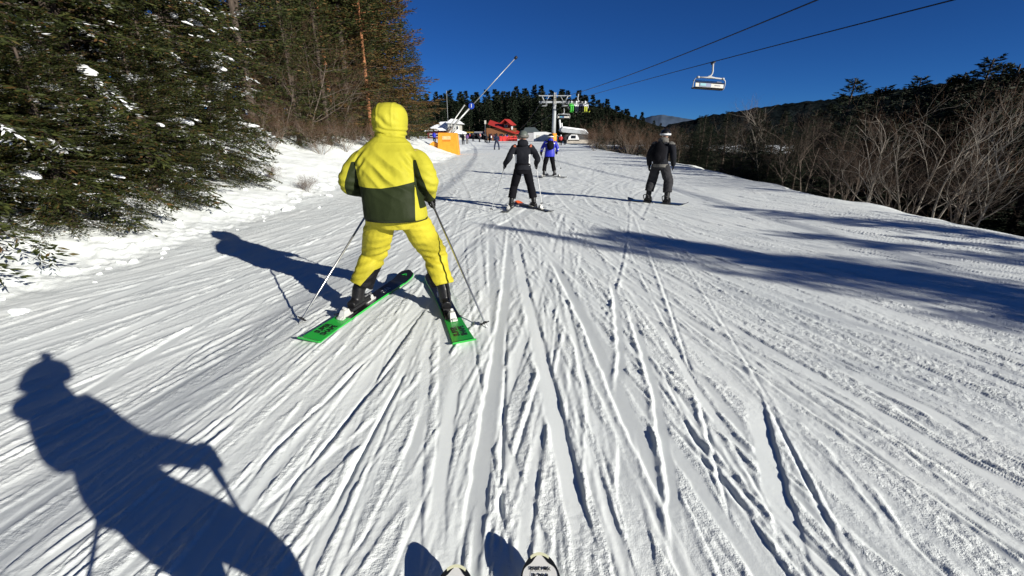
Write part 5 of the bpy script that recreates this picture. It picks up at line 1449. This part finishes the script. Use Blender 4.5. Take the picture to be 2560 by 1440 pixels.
# ------------------------------------------------------------------ a general skier in local coordinates (x right, y facing, z up)
def skier(label, x, y, yaw, J, outfit, poles=None, voxel=0.011, boots=True, body=True, s=1.0):
    z = terrain(x, y)
    root = empty('person', (x, y, float(z) + 0.012), yaw); tag(root, label, 'person')
    J = {k: (np.array(v, float) if k not in ('yaw', 'hyaw', 'bs') else v) for k, v in J.items()}
    if body: body_mesh(J, root)
    lr = outfit.get('leg', (0.105, 0.085, 0.088))
    wr = outfit.get('waist_w', 0.175)
    sh = [loft([(J['pelvis'] - v3(0, 0, 0.11), 0.13, 0.11, 0), (J['pelvis'], wr, 0.135, 0), (J['pelvis'] + v3(0, 0, 0.12), wr * 0.92, 0.125, 0)])]
    for k, sg in (('L', -1), ('R', 1)):
        hem = J['an' + k] + (J['kn' + k] - J['an' + k]) * 0.22
        sh.append(limb([J['hip' + k] + v3(0, 0, 0.02), (J['hip' + k] + J['kn' + k]) / 2, J['kn' + k], (J['kn' + k] + hem) / 2 - v3(0, 0.015, 0), hem], [lr[0], lr[0], lr[1], (lr[1] + lr[2]) / 2, lr[2]], 16, 18))
    me = remesh(sh, voxel, 2); crease(me, outfit.get('pcr', 0.005), 9, 3, (1, 1, 2.2)); zones(me, outfit['pants'], outfit.get('pz', lambda c: np.zeros(len(c), int))); link('trousers', me, root)
    jw = outfit.get('jw', 1.0); hz = outfit.get('hem', -0.03)
    rings = torso_rings(J['pelvis'] + v3(0, 0, hz), J['waist'], J['chest'], J['neck'] - v3(0, 0, 0.10), [0.205 * jw, 0.20 * jw, 0.18 * jw, 0.185 * jw, 0.205 * jw, 0.215 * jw, 0.20 * jw], [q * outfit.get('jd', 1.0) for q in (0.15, 0.15, 0.135, 0.135, 0.14, 0.14, 0.12)])
    rings += [(J['neck'] - v3(0, 0, 0.04), 0.12, 0.10, 0), (J['neck'] + v3(0, 0.01, 0.03), 0.085, 0.085, 0)]
    sh = [loft(rings, 22)]
    sl = outfit.get('sleeve', (0.080, 0.068, 0.052))
    for k, sg in (('L', -1), ('R', 1)):
        sh.append(limb([J['sh' + k] + v3(-sg * 0.05, 0, 0.005), J['sh' + k] + v3(sg * 0.02, 0, -0.04), J['el' + k], (J['el' + k] + J['wr' + k]) / 2, J['wr' + k]], [sl[0], sl[0], sl[1], (sl[1] + sl[2]) / 2, sl[2]], 14, 16))
    if outfit.get('hood'):
        n = J['neck']; sh += [ball(n + v3(0, -0.10, 0.00), (0.125, 0.075, 0.075), 14, 8), ball(n + v3(0, -0.02, 0.03), (0.115, 0.10, 0.05), 14, 8)]
    me = remesh(sh, voxel, 2); crease(me, 0.006, 7, 8, (1, 1, 1.2)); zones(me, outfit['jacket'], outfit.get('jz', lambda c: np.zeros(len(c), int))); jk = link('jacket', me, root)
    helmet(root, J['head'] + v3(0, 0, 0.005), outfit['helmet'], outfit.get('band', M_whitec), J.get('hyaw', 0.0))
    if boots:
        for k, sg in (('L', -1), ('R', 1)):
            f = J.get('f' + k, v3(0, 1, 0)); ski_boot(root, J['an' + k], f, J['kn' + k], s=0.95)
    rz = Matrix.Rotation(yaw, 3, 'Z')
    toW = lambda p: np.array(rz @ Vector([float(a) for a in p])) + v3(x, y, float(z) + 0.012)
    for k, sg in (('L', -1), ('R', 1)):
        pl = (poles or {}).get(k)
        if pl:
            hc = J['wr' + k] + v3(0, 0.05, -0.03); tp = np.array(pl['tip'], float)
            hw_ = toW(hc)
            pole(hw_, tp, pl['label'], pl.get('group', 'ski poles'), pl.get('m', M_alu))
            axw = hw_ - tp; axl = np.array(rz.transposed() @ Vector([float(a) for a in axw]))
            me = remesh(grip_hand(hc, axl, J['wr' + k] - hc + v3(sg * 0.03, -0.02, 0)), 0.007, 1)
        else:
            me = remesh(open_hand(J['wr' + k], J['wr' + k] - J['el' + k], sg), 0.007, 1)
        me.materials.append(outfit.get('glove', M_blackcloth)); link('glove', me, root)
    return root, J, toW
def backpack(c, yaw, label, sz=(0.30, 0.17, 0.46), m=M_blackcloth):
    t = empty('backpack', c, yaw); tag(t, label, 'backpack')
    me = remesh([ball((0, 0, sz[2] * 0.45), (sz[0] * 0.55, sz[1] * 0.6, sz[2] * 0.55), 14, 10), ball((0, -0.02, sz[2] * 0.28), (sz[0] * 0.56, sz[1] * 0.66, sz[2] * 0.34), 14, 10)], 0.014, 2)
    crease(me, 0.006, 8, 2); me.materials.append(m); link('pack_body', me, t)
    w = MB(); w.ball((0, -sz[1] * 0.62, sz[2] * 0.25), (sz[0] * 0.36, 0.04, sz[2] * 0.2), 12, 8); w.build('pocket', m, t, True)
    for s_ in (-1, 1):
        w = MB(); w.tube(spline([(s_ * 0.09, 0.05, sz[2] * 0.92), (s_ * 0.12, 0.16, sz[2] * 0.96), (s_ * 0.14, 0.26, sz[2] * 0.7), (s_ * 0.16, 0.20, sz[2] * 0.2), (s_ * 0.12, 0.05, sz[2] * 0.08)], 14), [(0.006, 0.022)] * 14, 6); w.build('shoulder_strap', M_charc, t)
    w = MB(); w.tube(spline([(-0.03, -0.03, sz[2] * 0.98), (0, -0.03, sz[2] * 1.06), (0.03, -0.03, sz[2] * 0.98)], 8), 0.006, 6); w.build('handle', M_charc, t)
    return t

def gz_(x, y): return top(x, y)
# --- skier in black, snowplough
def black_skier():
    x, y = 0.24, 10.25
    J = dict(anL=(-0.26, 0.0, 0.16), anR=(0.27, 0.02, 0.16), knL=(-0.19, 0.12, 0.50), knR=(0.19, 0.12, 0.50), hipL=(-0.095, -0.05, 0.86), hipR=(0.095, -0.05, 0.86), pelvis=(0, -0.06, 0.90), waist=(0, -0.03, 1.04), chest=(0.0, 0.03, 1.24),
             neck=(0.0, 0.06, 1.44), head=(0.01, 0.09, 1.56), shL=(-0.185, 0.03, 1.35), shR=(0.185, 0.03, 1.35), elL=(-0.31, -0.02, 1.12), elR=(0.33, -0.04, 1.11), wrL=(-0.40, 0.14, 0.985), wrR=(0.31, 0.18, 0.99), fL=v3(0.25, 1, 0), fR=v3(-0.35, 1, 0))
    def jz(c):
        ax = np.abs(c[:, 0]); z = c[:, 2]
        o = np.zeros(len(c), int)
        o[(z < 1.20) & (ax < 0.20)] = 1
        o[(ax > 0.135) & (ax < 0.215 + 0.06 * (1.2 - z)) & (z > 0.98) & (z < 1.20) & (c[:, 1] < 0.12)] = 2
        o[(z > 1.355) & (ax > 0.15) & (ax < 0.20)] = 3
        return o
    tl = at(1226, 528, 9.75); tr_ = at(1356, 490, 10.6)
    root, J, toW = skier('skier in a black jacket with white side panels and black trousers, legs wide', x, y, 0.0, J,
        dict(pants=[M_blackcloth], jacket=[M_charc, M_charc, M_whitec, mat('rust_trim', (0.35, 0.10, 0.05), 0.7)], jz=jz, helmet=M_helmg, band=M_ltgrey, hood=True, leg=(0.10, 0.088, 0.092), waist_w=0.185, jw=0.90, hem=-0.02),
        poles={'L': dict(tip=(tl[0], tl[1], gz_(tl[0], tl[1])), label='dark pole in the left hand of the black-clad skier', group='poles of the black-clad skier', m=M_steel), 'R': dict(tip=(tr_[0], tr_[1], gz_(tr_[0], tr_[1])), label='white pole in the right hand of the black-clad skier', group='poles of the black-clad skier', m=M_white)})
    pnt = ([M_skig2, M_skig2, M_orng], lambda q, k: 2 if q > 0.9 else 0)
    a = v3(x - 0.40, y - 0.62, 0); b = v3(x - 0.12, y + 0.85, 0); a[2] = terrain(a[0], a[1]); b[2] = terrain(b[0], b[1])
    ski(a, b, 'left ski of the black-clad skier', 'skis of the black-clad skier', pnt, boot_t=0.43)
    a = v3(x + 0.62, y - 0.55, 0); b = v3(x - 0.10, y + 0.72, 0); a[2] = terrain(a[0], a[1]) ; b[2] = terrain(b[0], b[1]) + 0.02
    ski(a, b, 'right ski of the black-clad skier, orange tip showing between the legs', 'skis of the black-clad skier', pnt, boot_t=0.45)
black_skier()
# --- skier in royal blue
def blue_skier():
    p = at(1372, 444, 19.3); x, y = p[0], 19.3
    J = dict(anL=(-0.22, -0.02, 0.16), anR=(0.24, 0.05, 0.16), knL=(-0.17, 0.10, 0.50), knR=(0.18, 0.16, 0.50), hipL=(-0.095, -0.03, 0.86), hipR=(0.095, -0.03, 0.86), pelvis=(0, -0.04, 0.92), waist=(0.01, -0.03, 1.06), chest=(0.02, 0.02, 1.27),
             neck=(0.03, 0.05, 1.47), head=(0.04, 0.09, 1.59), shL=(-0.18, 0.02, 1.38), shR=(0.22, 0.02, 1.38), elL=(-0.31, 0.0, 1.14), elR=(0.33, -0.02, 1.13), wrL=(-0.34, 0.16, 0.96), wrR=(0.30, 0.20, 0.98), fL=v3(0.2, 1, 0), fR=v3(0.5, 1, 0))
    def jz(c):
        ax = np.abs(c[:, 0] - 0.02); o = np.zeros(len(c), int)
        o[(c[:, 2] > 1.33) & (c[:, 2] < 1.38) & (ax > 0.10) & (ax < 0.2) & (c[:, 1] < 0)] = 1
        o[(ax > 0.31) & (c[:, 2] < 1.14) & (c[:, 2] > 1.10)] = 1
        o[(ax > 0.255) & (c[:, 2] < 1.02) & (c[:, 1] > -0.1)] = 2
        return o
    tl = at(1369, 430, 19.9); tr_ = at(1403, 408, 20.6)
    root, J, toW = skier('skier in a royal blue jacket wearing a black backpack', x, y, 0.0, J, dict(pants=[M_blackcloth], jacket=[M_bluej, M_whitec, M_blackcloth], jz=jz, helmet=M_black, band=M_whitec, hood=True, jw=1.06, hem=-0.10, leg=(0.105, 0.085, 0.088)), voxel=0.015,
        poles={'L': dict(tip=(tl[0], tl[1], gz_(tl[0], tl[1])), label='left pole of the blue-jacketed skier', group='poles of the blue skier'), 'R': dict(tip=(tr_[0], tr_[1], gz_(tr_[0], tr_[1]) + 0.25), label='right pole of the blue-jacketed skier, held off the snow', group='poles of the blue skier', m=M_steel)})
    backpack(toW(v3(0.02, -0.20, 1.12)), 0.0, 'black backpack on the blue-jacketed skier', (0.27, 0.15, 0.34))
    pnt = ([M_skig2, M_skik, M_skik], lambda q, k: 0)
    for a, b, lab in (((-0.40, -0.62), (0.0, 0.88), 'left ski of the blue-jacketed skier'), ((0.66, -0.50), (-0.20, 0.78), 'right ski of the blue-jacketed skier')):
        A = v3(x + a[0], y + a[1], 0); B = v3(x + b[0], y + b[1], 0); A[2] = terrain(A[0], A[1]); B[2] = terrain(B[0], B[1]); ski(A, B, lab, 'skis of the blue skier', pnt, boot_t=0.43)
blue_skier()
# --- snowboarder
def snowboarder():
    p = at(1642, 503, 11.2); x, y = p[0], 11.2; yaw = -0.66
    J = dict(anL=(-0.24, 0.0, 0.20), anR=(0.24, 0.0, 0.20), knL=(-0.21, 0.10, 0.54), knR=(0.20, 0.10, 0.54), hipL=(-0.10, -0.02, 0.90), hipR=(0.10, -0.02, 0.90), pelvis=(0, -0.03, 0.94), waist=(0, -0.02, 1.08), chest=(0, 0.02, 1.29),
             neck=(0, 0.06, 1.49), head=(0.0, 0.10, 1.61), shL=(-0.20, 0.02, 1.40), shR=(0.20, 0.02, 1.40), elL=(-0.29, -0.04, 1.14), elR=(0.28, 0.0, 1.14), wrL=(-0.30, 0.03, 0.90), wrR=(0.26, 0.14, 0.92), hyaw=0.35)
    def jz(c):
        o = np.zeros(len(c), int); o[c[:, 2] > 1.41] = 1; o[(c[:, 2] < 0.95) & (np.abs(c[:, 0]) < 0.24)] = 1; return o
    root, J, toW = skier('snowboarder in charcoal jacket, grey hood and baggy grey trousers, standing on a board', x, y, yaw, J,
        dict(pants=[M_greycl], jacket=[M_charc, M_ltgrey], jz=jz, helmet=M_black, band=M_whitec, hood=True, leg=(0.115, 0.115, 0.105), pcr=0.010, waist_w=0.175, jw=0.90, hem=-0.06, sleeve=(0.085, 0.075, 0.055)), boots=False)
    for k in 'LR':
        a = J['an' + k]; kd = J['kn' + k] - a; kd /= np.linalg.norm(kd)
        me = remesh([tube([a + v3(0, -0.09, -0.12), a + v3(0, 0.05, -0.11), a + v3(0, 0.17, -0.13)], [(0.055, 0.055), (0.06, 0.06), (0.045, 0.04)], 12), tube([a - v3(0, 0, 0.12), a + kd * 0.1, a + kd * 0.18], [(0.065, 0.075), (0.07, 0.075), (0.075, 0.08)], 12)], 0.011, 2)
        me.materials.append(M_black); link('snowboard_boot', me, root)
    backpack(toW(v3(0.0, -0.24, 1.0)), yaw, 'black backpack on the snowboarder', (0.32, 0.18, 0.46))
    t = empty('snowboard', (x, y, float(terrain(x, y)) + 0.02), yaw); tag(t, 'dark snowboard under the snowboarder', 'snowboard')
    sl = (terrain(x + 0.5, y - 0.4) - terrain(x - 0.5, y + 0.4)) / 1.28; t.rotation_euler = (0, -math.atan(sl), yaw)
    v = []; f = []; n = 30
    for i in range(n + 1):
        q = i / n; X_ = (q - 0.5) * 1.56; w_ = 0.125 + 0.02 * (2 * q - 1) ** 2; e = abs(2 * q - 1)
        if e > 0.86: w_ *= math.sqrt(max(0, 1 - ((e - 0.86) / 0.1405) ** 2)) + 0.02
        z_ = 0.07 * max(0, (e - 0.8) / 0.2) ** 1.8
        v += [(X_, -w_, z_), (X_, w_, z_), (X_, w_, z_ + 0.012), (X_, -w_, z_ + 0.012)]
    for i in range(n):
        for k in range(4): f.append((i * 4 + k, i * 4 + (k + 1) % 4, i * 4 + 4 + (k + 1) % 4, i * 4 + 4 + k))
    f += [(0, 1, 2, 3), tuple(n * 4 + k for k in range(4))]
    w = MB(); w.add(v, f); w.build('deck', M_skik, t)
    for k, sg in (('L', -1), ('R', 1)):
        w = MB(); w.box((sg * 0.24, 0.0, 0.024), (0.14, 0.26, 0.02)); w.tube(spline([(sg * 0.24 - 0.07, -0.03, 0.03), (sg * 0.24 - 0.07, -0.13, 0.16), (sg * 0.24, -0.16, 0.20), (sg * 0.24 + 0.07, -0.13, 0.16), (sg * 0.24 + 0.07, -0.03, 0.03)], 14), 0.012, 6)
        b = w.build('binding', M_dark, t)
        w = MB(); w.tube(spline([(sg * 0.24 - 0.075, 0.06, 0.03), (sg * 0.24 - 0.05, 0.09, 0.12), (sg * 0.24 + 0.05, 0.09, 0.12), (sg * 0.24 + 0.075, 0.06, 0.03)], 10), [(0.006, 0.02)] * 10, 6); w.build('strap', M_greycl, b)
snowboarder()
# --- the photographer, whose shadow falls across the snow
def photographer():
    x, y = -0.05, 0.0
    J = dict(anL=(-0.165, 0.20, 0.16), anR=(0.16, 0.22, 0.16), knL=(-0.14, 0.37, 0.47), knR=(0.14, 0.39, 0.47), hipL=(-0.075, 0.12, 0.81), hipR=(0.075, 0.12, 0.81), pelvis=(0, 0.12, 0.85), waist=(0, 0.07, 0.97), chest=(0, 0.0, 1.14),
             neck=(0.02, -0.08, 1.31), head=(0.045, -0.085, 1.415), shL=(-0.125, 0.0, 1.22), shR=(0.145, 0.0, 1.22), elL=(-0.165, 0.03, 0.99), elR=(0.27, 0.06, 1.00), wrL=(-0.16, 0.2, 0.87), wrR=(0.31, 0.24, 0.86), fL=v3(0.02, 1, 0), fR=v3(0, 1, 0), bs=0.78)
    root, J, toW = skier('photographer on white skis who casts the large shadow at lower left', x, y, 0.0, J, dict(pants=[M_blackcloth], jacket=[M_navyc], helmet=M_black, hood=True, jw=0.66, jd=0.70, hem=-0.04, leg=(0.082, 0.072, 0.072), sleeve=(0.072, 0.062, 0.05), waist_w=0.145),
        poles={'L': dict(tip=(-0.55, -0.25, gz_(-0.55, -0.25)), label='left pole of the photographer, trailing behind', group='poles of the photographer'), 'R': dict(tip=(0.66, -0.25, gz_(0.66, -0.25)), label='right pole of the photographer, trailing behind', group='poles of the photographer')}, voxel=0.013)
    t = empty('action_camera', (0, -0.045, 1.545)); tag(t, 'small action camera on the helmet of the photographer', 'camera')
    w = MB(); w.box((0, 0, 0.055), (0.062, 0.034, 0.045)); w.build('case', M_black, t)
    w = MB(); w.box((0, -0.005, 0.01), (0.018, 0.02, 0.06)); w.build('mount', M_black, t)
    w = MB(); w.tube([(0.0, 0.017, 0.055), (0.0, 0.026, 0.055)], 0.012, 12); w.build('lens', M_glass, t)
    def pw(q, k): return 0
    for a, b, lab in (((-0.235, -0.39), (-0.205, 1.20), 'left white ski tip at the bottom edge with a rental sticker'), ((0.10, -0.37), (0.105, 1.25), 'right white ski tip at the bottom edge with a rental sticker')):
        A = v3(a[0], a[1], 0); B = v3(b[0], b[1], 0); A[2] = terrain(A[0], A[1]) - 0.0; B[2] = terrain(B[0], B[1])
        Lk = float(np.linalg.norm((B - A)[:2]))
        def zt(q): return 0.058 * max(0, (q - 0.84) / 0.16) ** 1.7 + 0.0105
        t, Ls = ski(A, B, lab, 'skis of the photographer', ([M_skiw], pw), width=1.02, boot_t=0.40)
        brd = [c for c in t.children if c.name.startswith('board')][0]
        # cream tip and black scalloped band
        def strip(q0, q1, m, nm, hx, lift, scal=0.0):
            n = 12; v = []; f = []
            xs = np.linspace(-1, 1, 15)
            for i, xx in enumerate(xs):
                sc = scal * (abs(xx) ** 1.5 * 1.0 + 0.25 * (1 if abs(abs(xx) - 0.62) < 0.12 else 0))
                for j in range(5):
                    q = q0 - sc + (q1 - q0) * j / 4
                    wv = (0.058 + 0.036 * abs(2 * q - 0.95) ** 2 * 0.62) * 1.02
                    if q > 0.93: wv *= math.sqrt(max(0.0, 1 - ((q - 0.93) / 0.0705) ** 2)) * 0.97 + 0.03
                    v.append((xx * wv * hx, q * Ls, zt(q) + lift))
            for i in range(14):
                for j in range(4): f.append((i * 5 + j, (i + 1) * 5 + j, (i + 1) * 5 + j + 1, i * 5 + j + 1))
            w = MB(); w.add(v, f); o = w.build(nm, m, brd); so = o.modifiers.new('s', 'SOLIDIFY'); so.thickness = 0.001; so.offset = 1
        w0 = (0.058 + 0.036 * (2 * 0.93 - 0.95) ** 2 * 0.62) * 1.02
        def rim(th0, th1, m, nm, inner, lift):
            n = 24; v = []; f = []
            for i in range(n + 1):
                th = th0 + (th1 - th0) * i / n
                for r_ in (0.985, inner(th)):
                    q = 0.93 + 0.0705 * r_ * math.sin(th); v.append((w0 * r_ * math.cos(th), q * Ls, zt(q) + lift))
            for i in range(n): f.append((2 * i, 2 * i + 1, 2 * i + 3, 2 * i + 2))
            w = MB(); w.add(v, f); o = w.build(nm, m, brd); so = o.modifiers.new('s', 'SOLIDIFY'); so.thickness = 0.0012; so.offset = 0
        rim(R(8), R(172), M_skik, 'black_band', lambda th: 0.865 - 0.06 * math.cos(6 * th), 0.0016)
        rim(R(62), R(118), M_cream, 'tip_guard', lambda th: 0.90, 0.0034)
        strip(0.928, 0.962, M_white, 'sticker', 0.50, 0.0012)
        sl = math.atan((zt(0.965) - zt(0.93)) / (0.035 * Ls))
        for txt, sz, q, b_ in (('SPORT MIX', 0.0150, 0.9655, 0.0006), ('II 264', 0.026, 0.9500, 0.0010), ('SKI RENTAL', 0.010, 0.9345, 0.0003)):
            o = link('lettering', text_mesh(txt, sz, 0.0004, b_), brd, M_skik); o.location = (0, q * Ls, zt(q) + 0.005); o.rotation_euler = (sl, 0, 0)
photographer()

# ------------------------------------------------------------------ small far figures
def small_figure(seed, jm, pm_, hm, stance=0.16, arm=0.3, sit=False, voxel=0.03):
    "one continuous clothed figure, materials by height: returns mesh (facing +Y, 1.75 m)"
    if sit:
        hips = [v3(s_ * 0.10, 0.0, 0.0) for s_ in (-1, 1)]
        sh = [loft([(v3(0, 0, -0.06), 0.18, 0.14, 0), (v3(0, -0.02, 0.2), 0.19, 0.14, 0), (v3(0, -0.03, 0.42), 0.21, 0.14, 0), (v3(0, -0.02, 0.52), 0.12, 0.10, 0)], 14), ball((0, 0, 0.68), (0.12, 0.14, 0.15), 12, 8)]
        for s_ in (-1, 1):
            sh.append(limb([v3(s_ * 0.1, 0, 0), v3(s_ * 0.13, 0.42, 0.02), v3(s_ * 0.13, 0.46, -0.40), v3(s_ * 0.13, 0.60, -0.50)], [0.10, 0.09, 0.08, 0.07])); sh.append(limb([v3(s_ * 0.2, -0.02, 0.44), v3(s_ * 0.28, 0.08, 0.22), v3(s_ * 0.15, 0.32, 0.18)], [0.085, 0.075, 0.055]))
        me = remesh(sh, voxel, 1); zones(me, [pm_, jm, hm], lambda c: np.where(c[:, 2] > 0.56, 2, np.where((c[:, 2] > 0.10) | ((c[:, 1] < 0.12) & (c[:, 2] > 0.04)), 1, 0))); return me
    a = stance
    sh = [loft([(v3(0, 0, 0.80), 0.17, 0.13, 0), (v3(0, 0, 1.0), 0.185, 0.14, 0), (v3(0, 0.02, 1.25), 0.20, 0.14, 0), (v3(0, 0.03, 1.40), 0.19, 0.13, 0), (v3(0, 0.04, 1.48), 0.09, 0.09, 0)], 14), ball((0, 0.06, 1.61), (0.115, 0.135, 0.145), 12, 8)]
    for s_ in (-1, 1):
        sh.append(limb([v3(s_ * 0.09, 0, 0.88), v3(s_ * (0.06 + a * 0.6), 0.06, 0.48), v3(s_ * a, 0, 0.08), v3(s_ * a, 0.16, 0.04)], [0.11, 0.09, 0.08, 0.06]))
        sh.append(limb([v3(s_ * 0.19, 0.02, 1.36), v3(s_ * (0.20 + arm * 0.35), 0, 1.12), v3(s_ * (0.18 + arm * 0.5), 0.14, 0.95)], [0.085, 0.07, 0.055]))
    me = remesh(sh, voxel, 1)
    zones(me, [pm_, jm, hm, M_black], lambda c: np.where(c[:, 2] > 1.50, 2, np.where((c[:, 2] > 0.86) | (np.abs(c[:, 0]) > 0.24) & (c[:, 2] > 0.80), 1, np.where(c[:, 2] < 0.2, 3, 0)))); return me
def mini_skis(root, a, toe=0.06):
    for s_ in (-1, 1):
        w = MB(); w.prism([(s_ * a - 0.045, -0.7), (s_ * a + 0.045, -0.7), (s_ * (a - toe) + 0.045, 0.75), (s_ * (a - toe), 0.86), (s_ * (a - toe) - 0.045, 0.75)], 2, 0.0, 0.03); w.build('ski', M_skig2, root)
def stand(px, py, Y, me, label, group=None, yaw=0.0, h=1.0, skis=None):
    p = at(px, py, Y); z = top(p[0], Y)
    o = empty('person', (p[0], Y, z), yaw); o.scale = (h, h, h); tag(o, label, 'person', group); link('body', me, o)
    if skis: mini_skis(o, skis)
    return o
F_navy = small_figure(1, M_navyc, M_navyc, M_black, 0.26, 0.2)
stand(1242, 369, 56, F_navy, 'distant skier in navy, legs apart, left of the black-clad skier', skis=0.26, h=1.08)
F_blk = small_figure(2, M_blackcloth, M_blackcloth, M_ltgrey, 0.12, 0.1); F_red = small_figure(3, M_redj, M_blackcloth, M_helmw, 0.12, 0.2); F_prp = small_figure(4, mat('plum_cloth', (0.10, 0.05, 0.16), 0.8), M_ltgrey, M_black, 0.1, 0.1)
F_blue = small_figure(5, M_bluej, M_blackcloth, M_black, 0.1, 0.1); F_grey = small_figure(6, M_greycl, M_blackcloth, M_hair, 0.1, 0.1); F_wht = small_figure(7, M_whitec, M_navyc, M_redj, 0.1, 0.1)
stand(1158, 359, 75, F_blk, 'distant snowboarder in black right of the orange lance base')
stand(1168, 356, 82, F_prp, 'distant person in plum jacket right of the orange lance base')
stand(1303, 357, 78, F_red, 'person in red jacket and white helmet behind the black-clad skier')
stand(1402, 357, 80, F_red, 'person in red jacket standing right of the lift pylon')
stand(1086, 351, 70, F_blue, 'person in blue standing left of the orange lance base')
stand(1412, 358, 84, F_grey, 'person in grey standing beside the red-jacketed one, right of the pylon')
for i, (px, py, Y) in enumerate(((1183, 352, 105), (1199, 352, 104), (1213, 351, 108), (1217, 352, 100), (1223, 352, 107))):
    stand(px, py, Y, (F_blk, F_grey)[i % 2], 'tiny distant person on the snow before the stalls', 'people on the far flat', yaw=i)
fr = random.Random(4)
for i in range(34):
    px = 1150 + i * 4.1 + fr.uniform(-2, 2); Y = fr.uniform(138, 147)
    stand(px, 351, Y, (F_blk, F_red, F_blue, F_grey, F_wht, F_navy, F_prp)[fr.randint(0, 6)], 'person in the crowd at the stalls below the forest', 'crowd at the stalls', yaw=fr.uniform(0, 6), h=fr.uniform(0.9, 1.05))
# riders on the second chair
for i, (dx, jm, pm_, hm, lab) in enumerate(((-0.95, M_greenp, M_greenp, M_helmw, 'chairlift rider in bright green'), (-0.32, M_whitec, M_navyc, M_helmw, 'chairlift rider in white and navy'), (0.30, M_navyc, M_blackcloth, M_black, 'chairlift rider in dark clothes'), (0.9, M_whitec, M_limep, M_helmw, 'chairlift rider in white jacket and lime trousers'))):
    me = small_figure(30 + i, jm, pm_, hm, sit=True)
    rz = Matrix.Rotation(math.pi + 0.08, 3, 'Z'); off = np.array(rz @ Vector((-dx, 0.14, -2.20 * 0.84)))
    o = empty('person', C2 + off, math.pi + 0.08); tag(o, lab, 'person', 'riders on the second chair'); link('body', me, o)
    sk = empty('ski', C2 + off + np.array([0, -0.60, -0.55]), math.pi + 0.08 + 0.3 * (i - 1.5)); tag(sk, ('bright green', 'dark', 'grey', 'lime')[i] + ' ski dangling below the ' + ('first', 'second', 'third', 'fourth')[i] + ' chairlift rider', 'ski', 'skis of the chairlift riders')
    w = MB(); w.box((0, 0.05, -0.06), (0.11, 1.5, 0.03)); w.box((0, 0.84, 0.0), (0.09, 0.18, 0.03), Matrix.Rotation(0.6, 3, 'X')); w.build('board', (M_greenp, M_skik, M_greycl, M_limep)[i], sk)

# ------------------------------------------------------------------ lumps of snow along the groomed edge
cr_ = random.Random(21); CH = []
for k in range(4):
    me = remesh([ball((0, 0, 0), (0.5, 0.42, 0.30), 10, 7), ball((0.2, 0.1, 0.08), (0.33, 0.3, 0.26), 10, 7), ball((-0.22, -0.1, 0.02), (0.3, 0.28, 0.2), 10, 7)], 0.09, 1)
    crease(me, 0.09, 2.6, k * 9); me.materials.append(MATS['snow']); CH.append(me)
for i in range(70):
    y = 3.6 * (26 / 3.6) ** cr_.random(); x = float(edge_left(np.array([y]))[0]) + cr_.gauss(-0.15, 0.38)
    s_ = cr_.choice((0.05, 0.07, 0.09, 0.12, 0.17, 0.22))
    o = link('snow_chunk', CH[i % 4]); o.location = (x, y, top(x, y) + 0.06 * s_); o.scale = (s_, s_ * cr_.uniform(0.7, 1.1), s_ * cr_.uniform(0.6, 0.9)); o.rotation_euler = (cr_.uniform(-0.4, 0.4), cr_.uniform(-0.4, 0.4), cr_.uniform(0, 6))
    tag(o, 'lump of snow lying along the left edge of the groomed run', 'snow lump', 'snow lumps along the left edge')
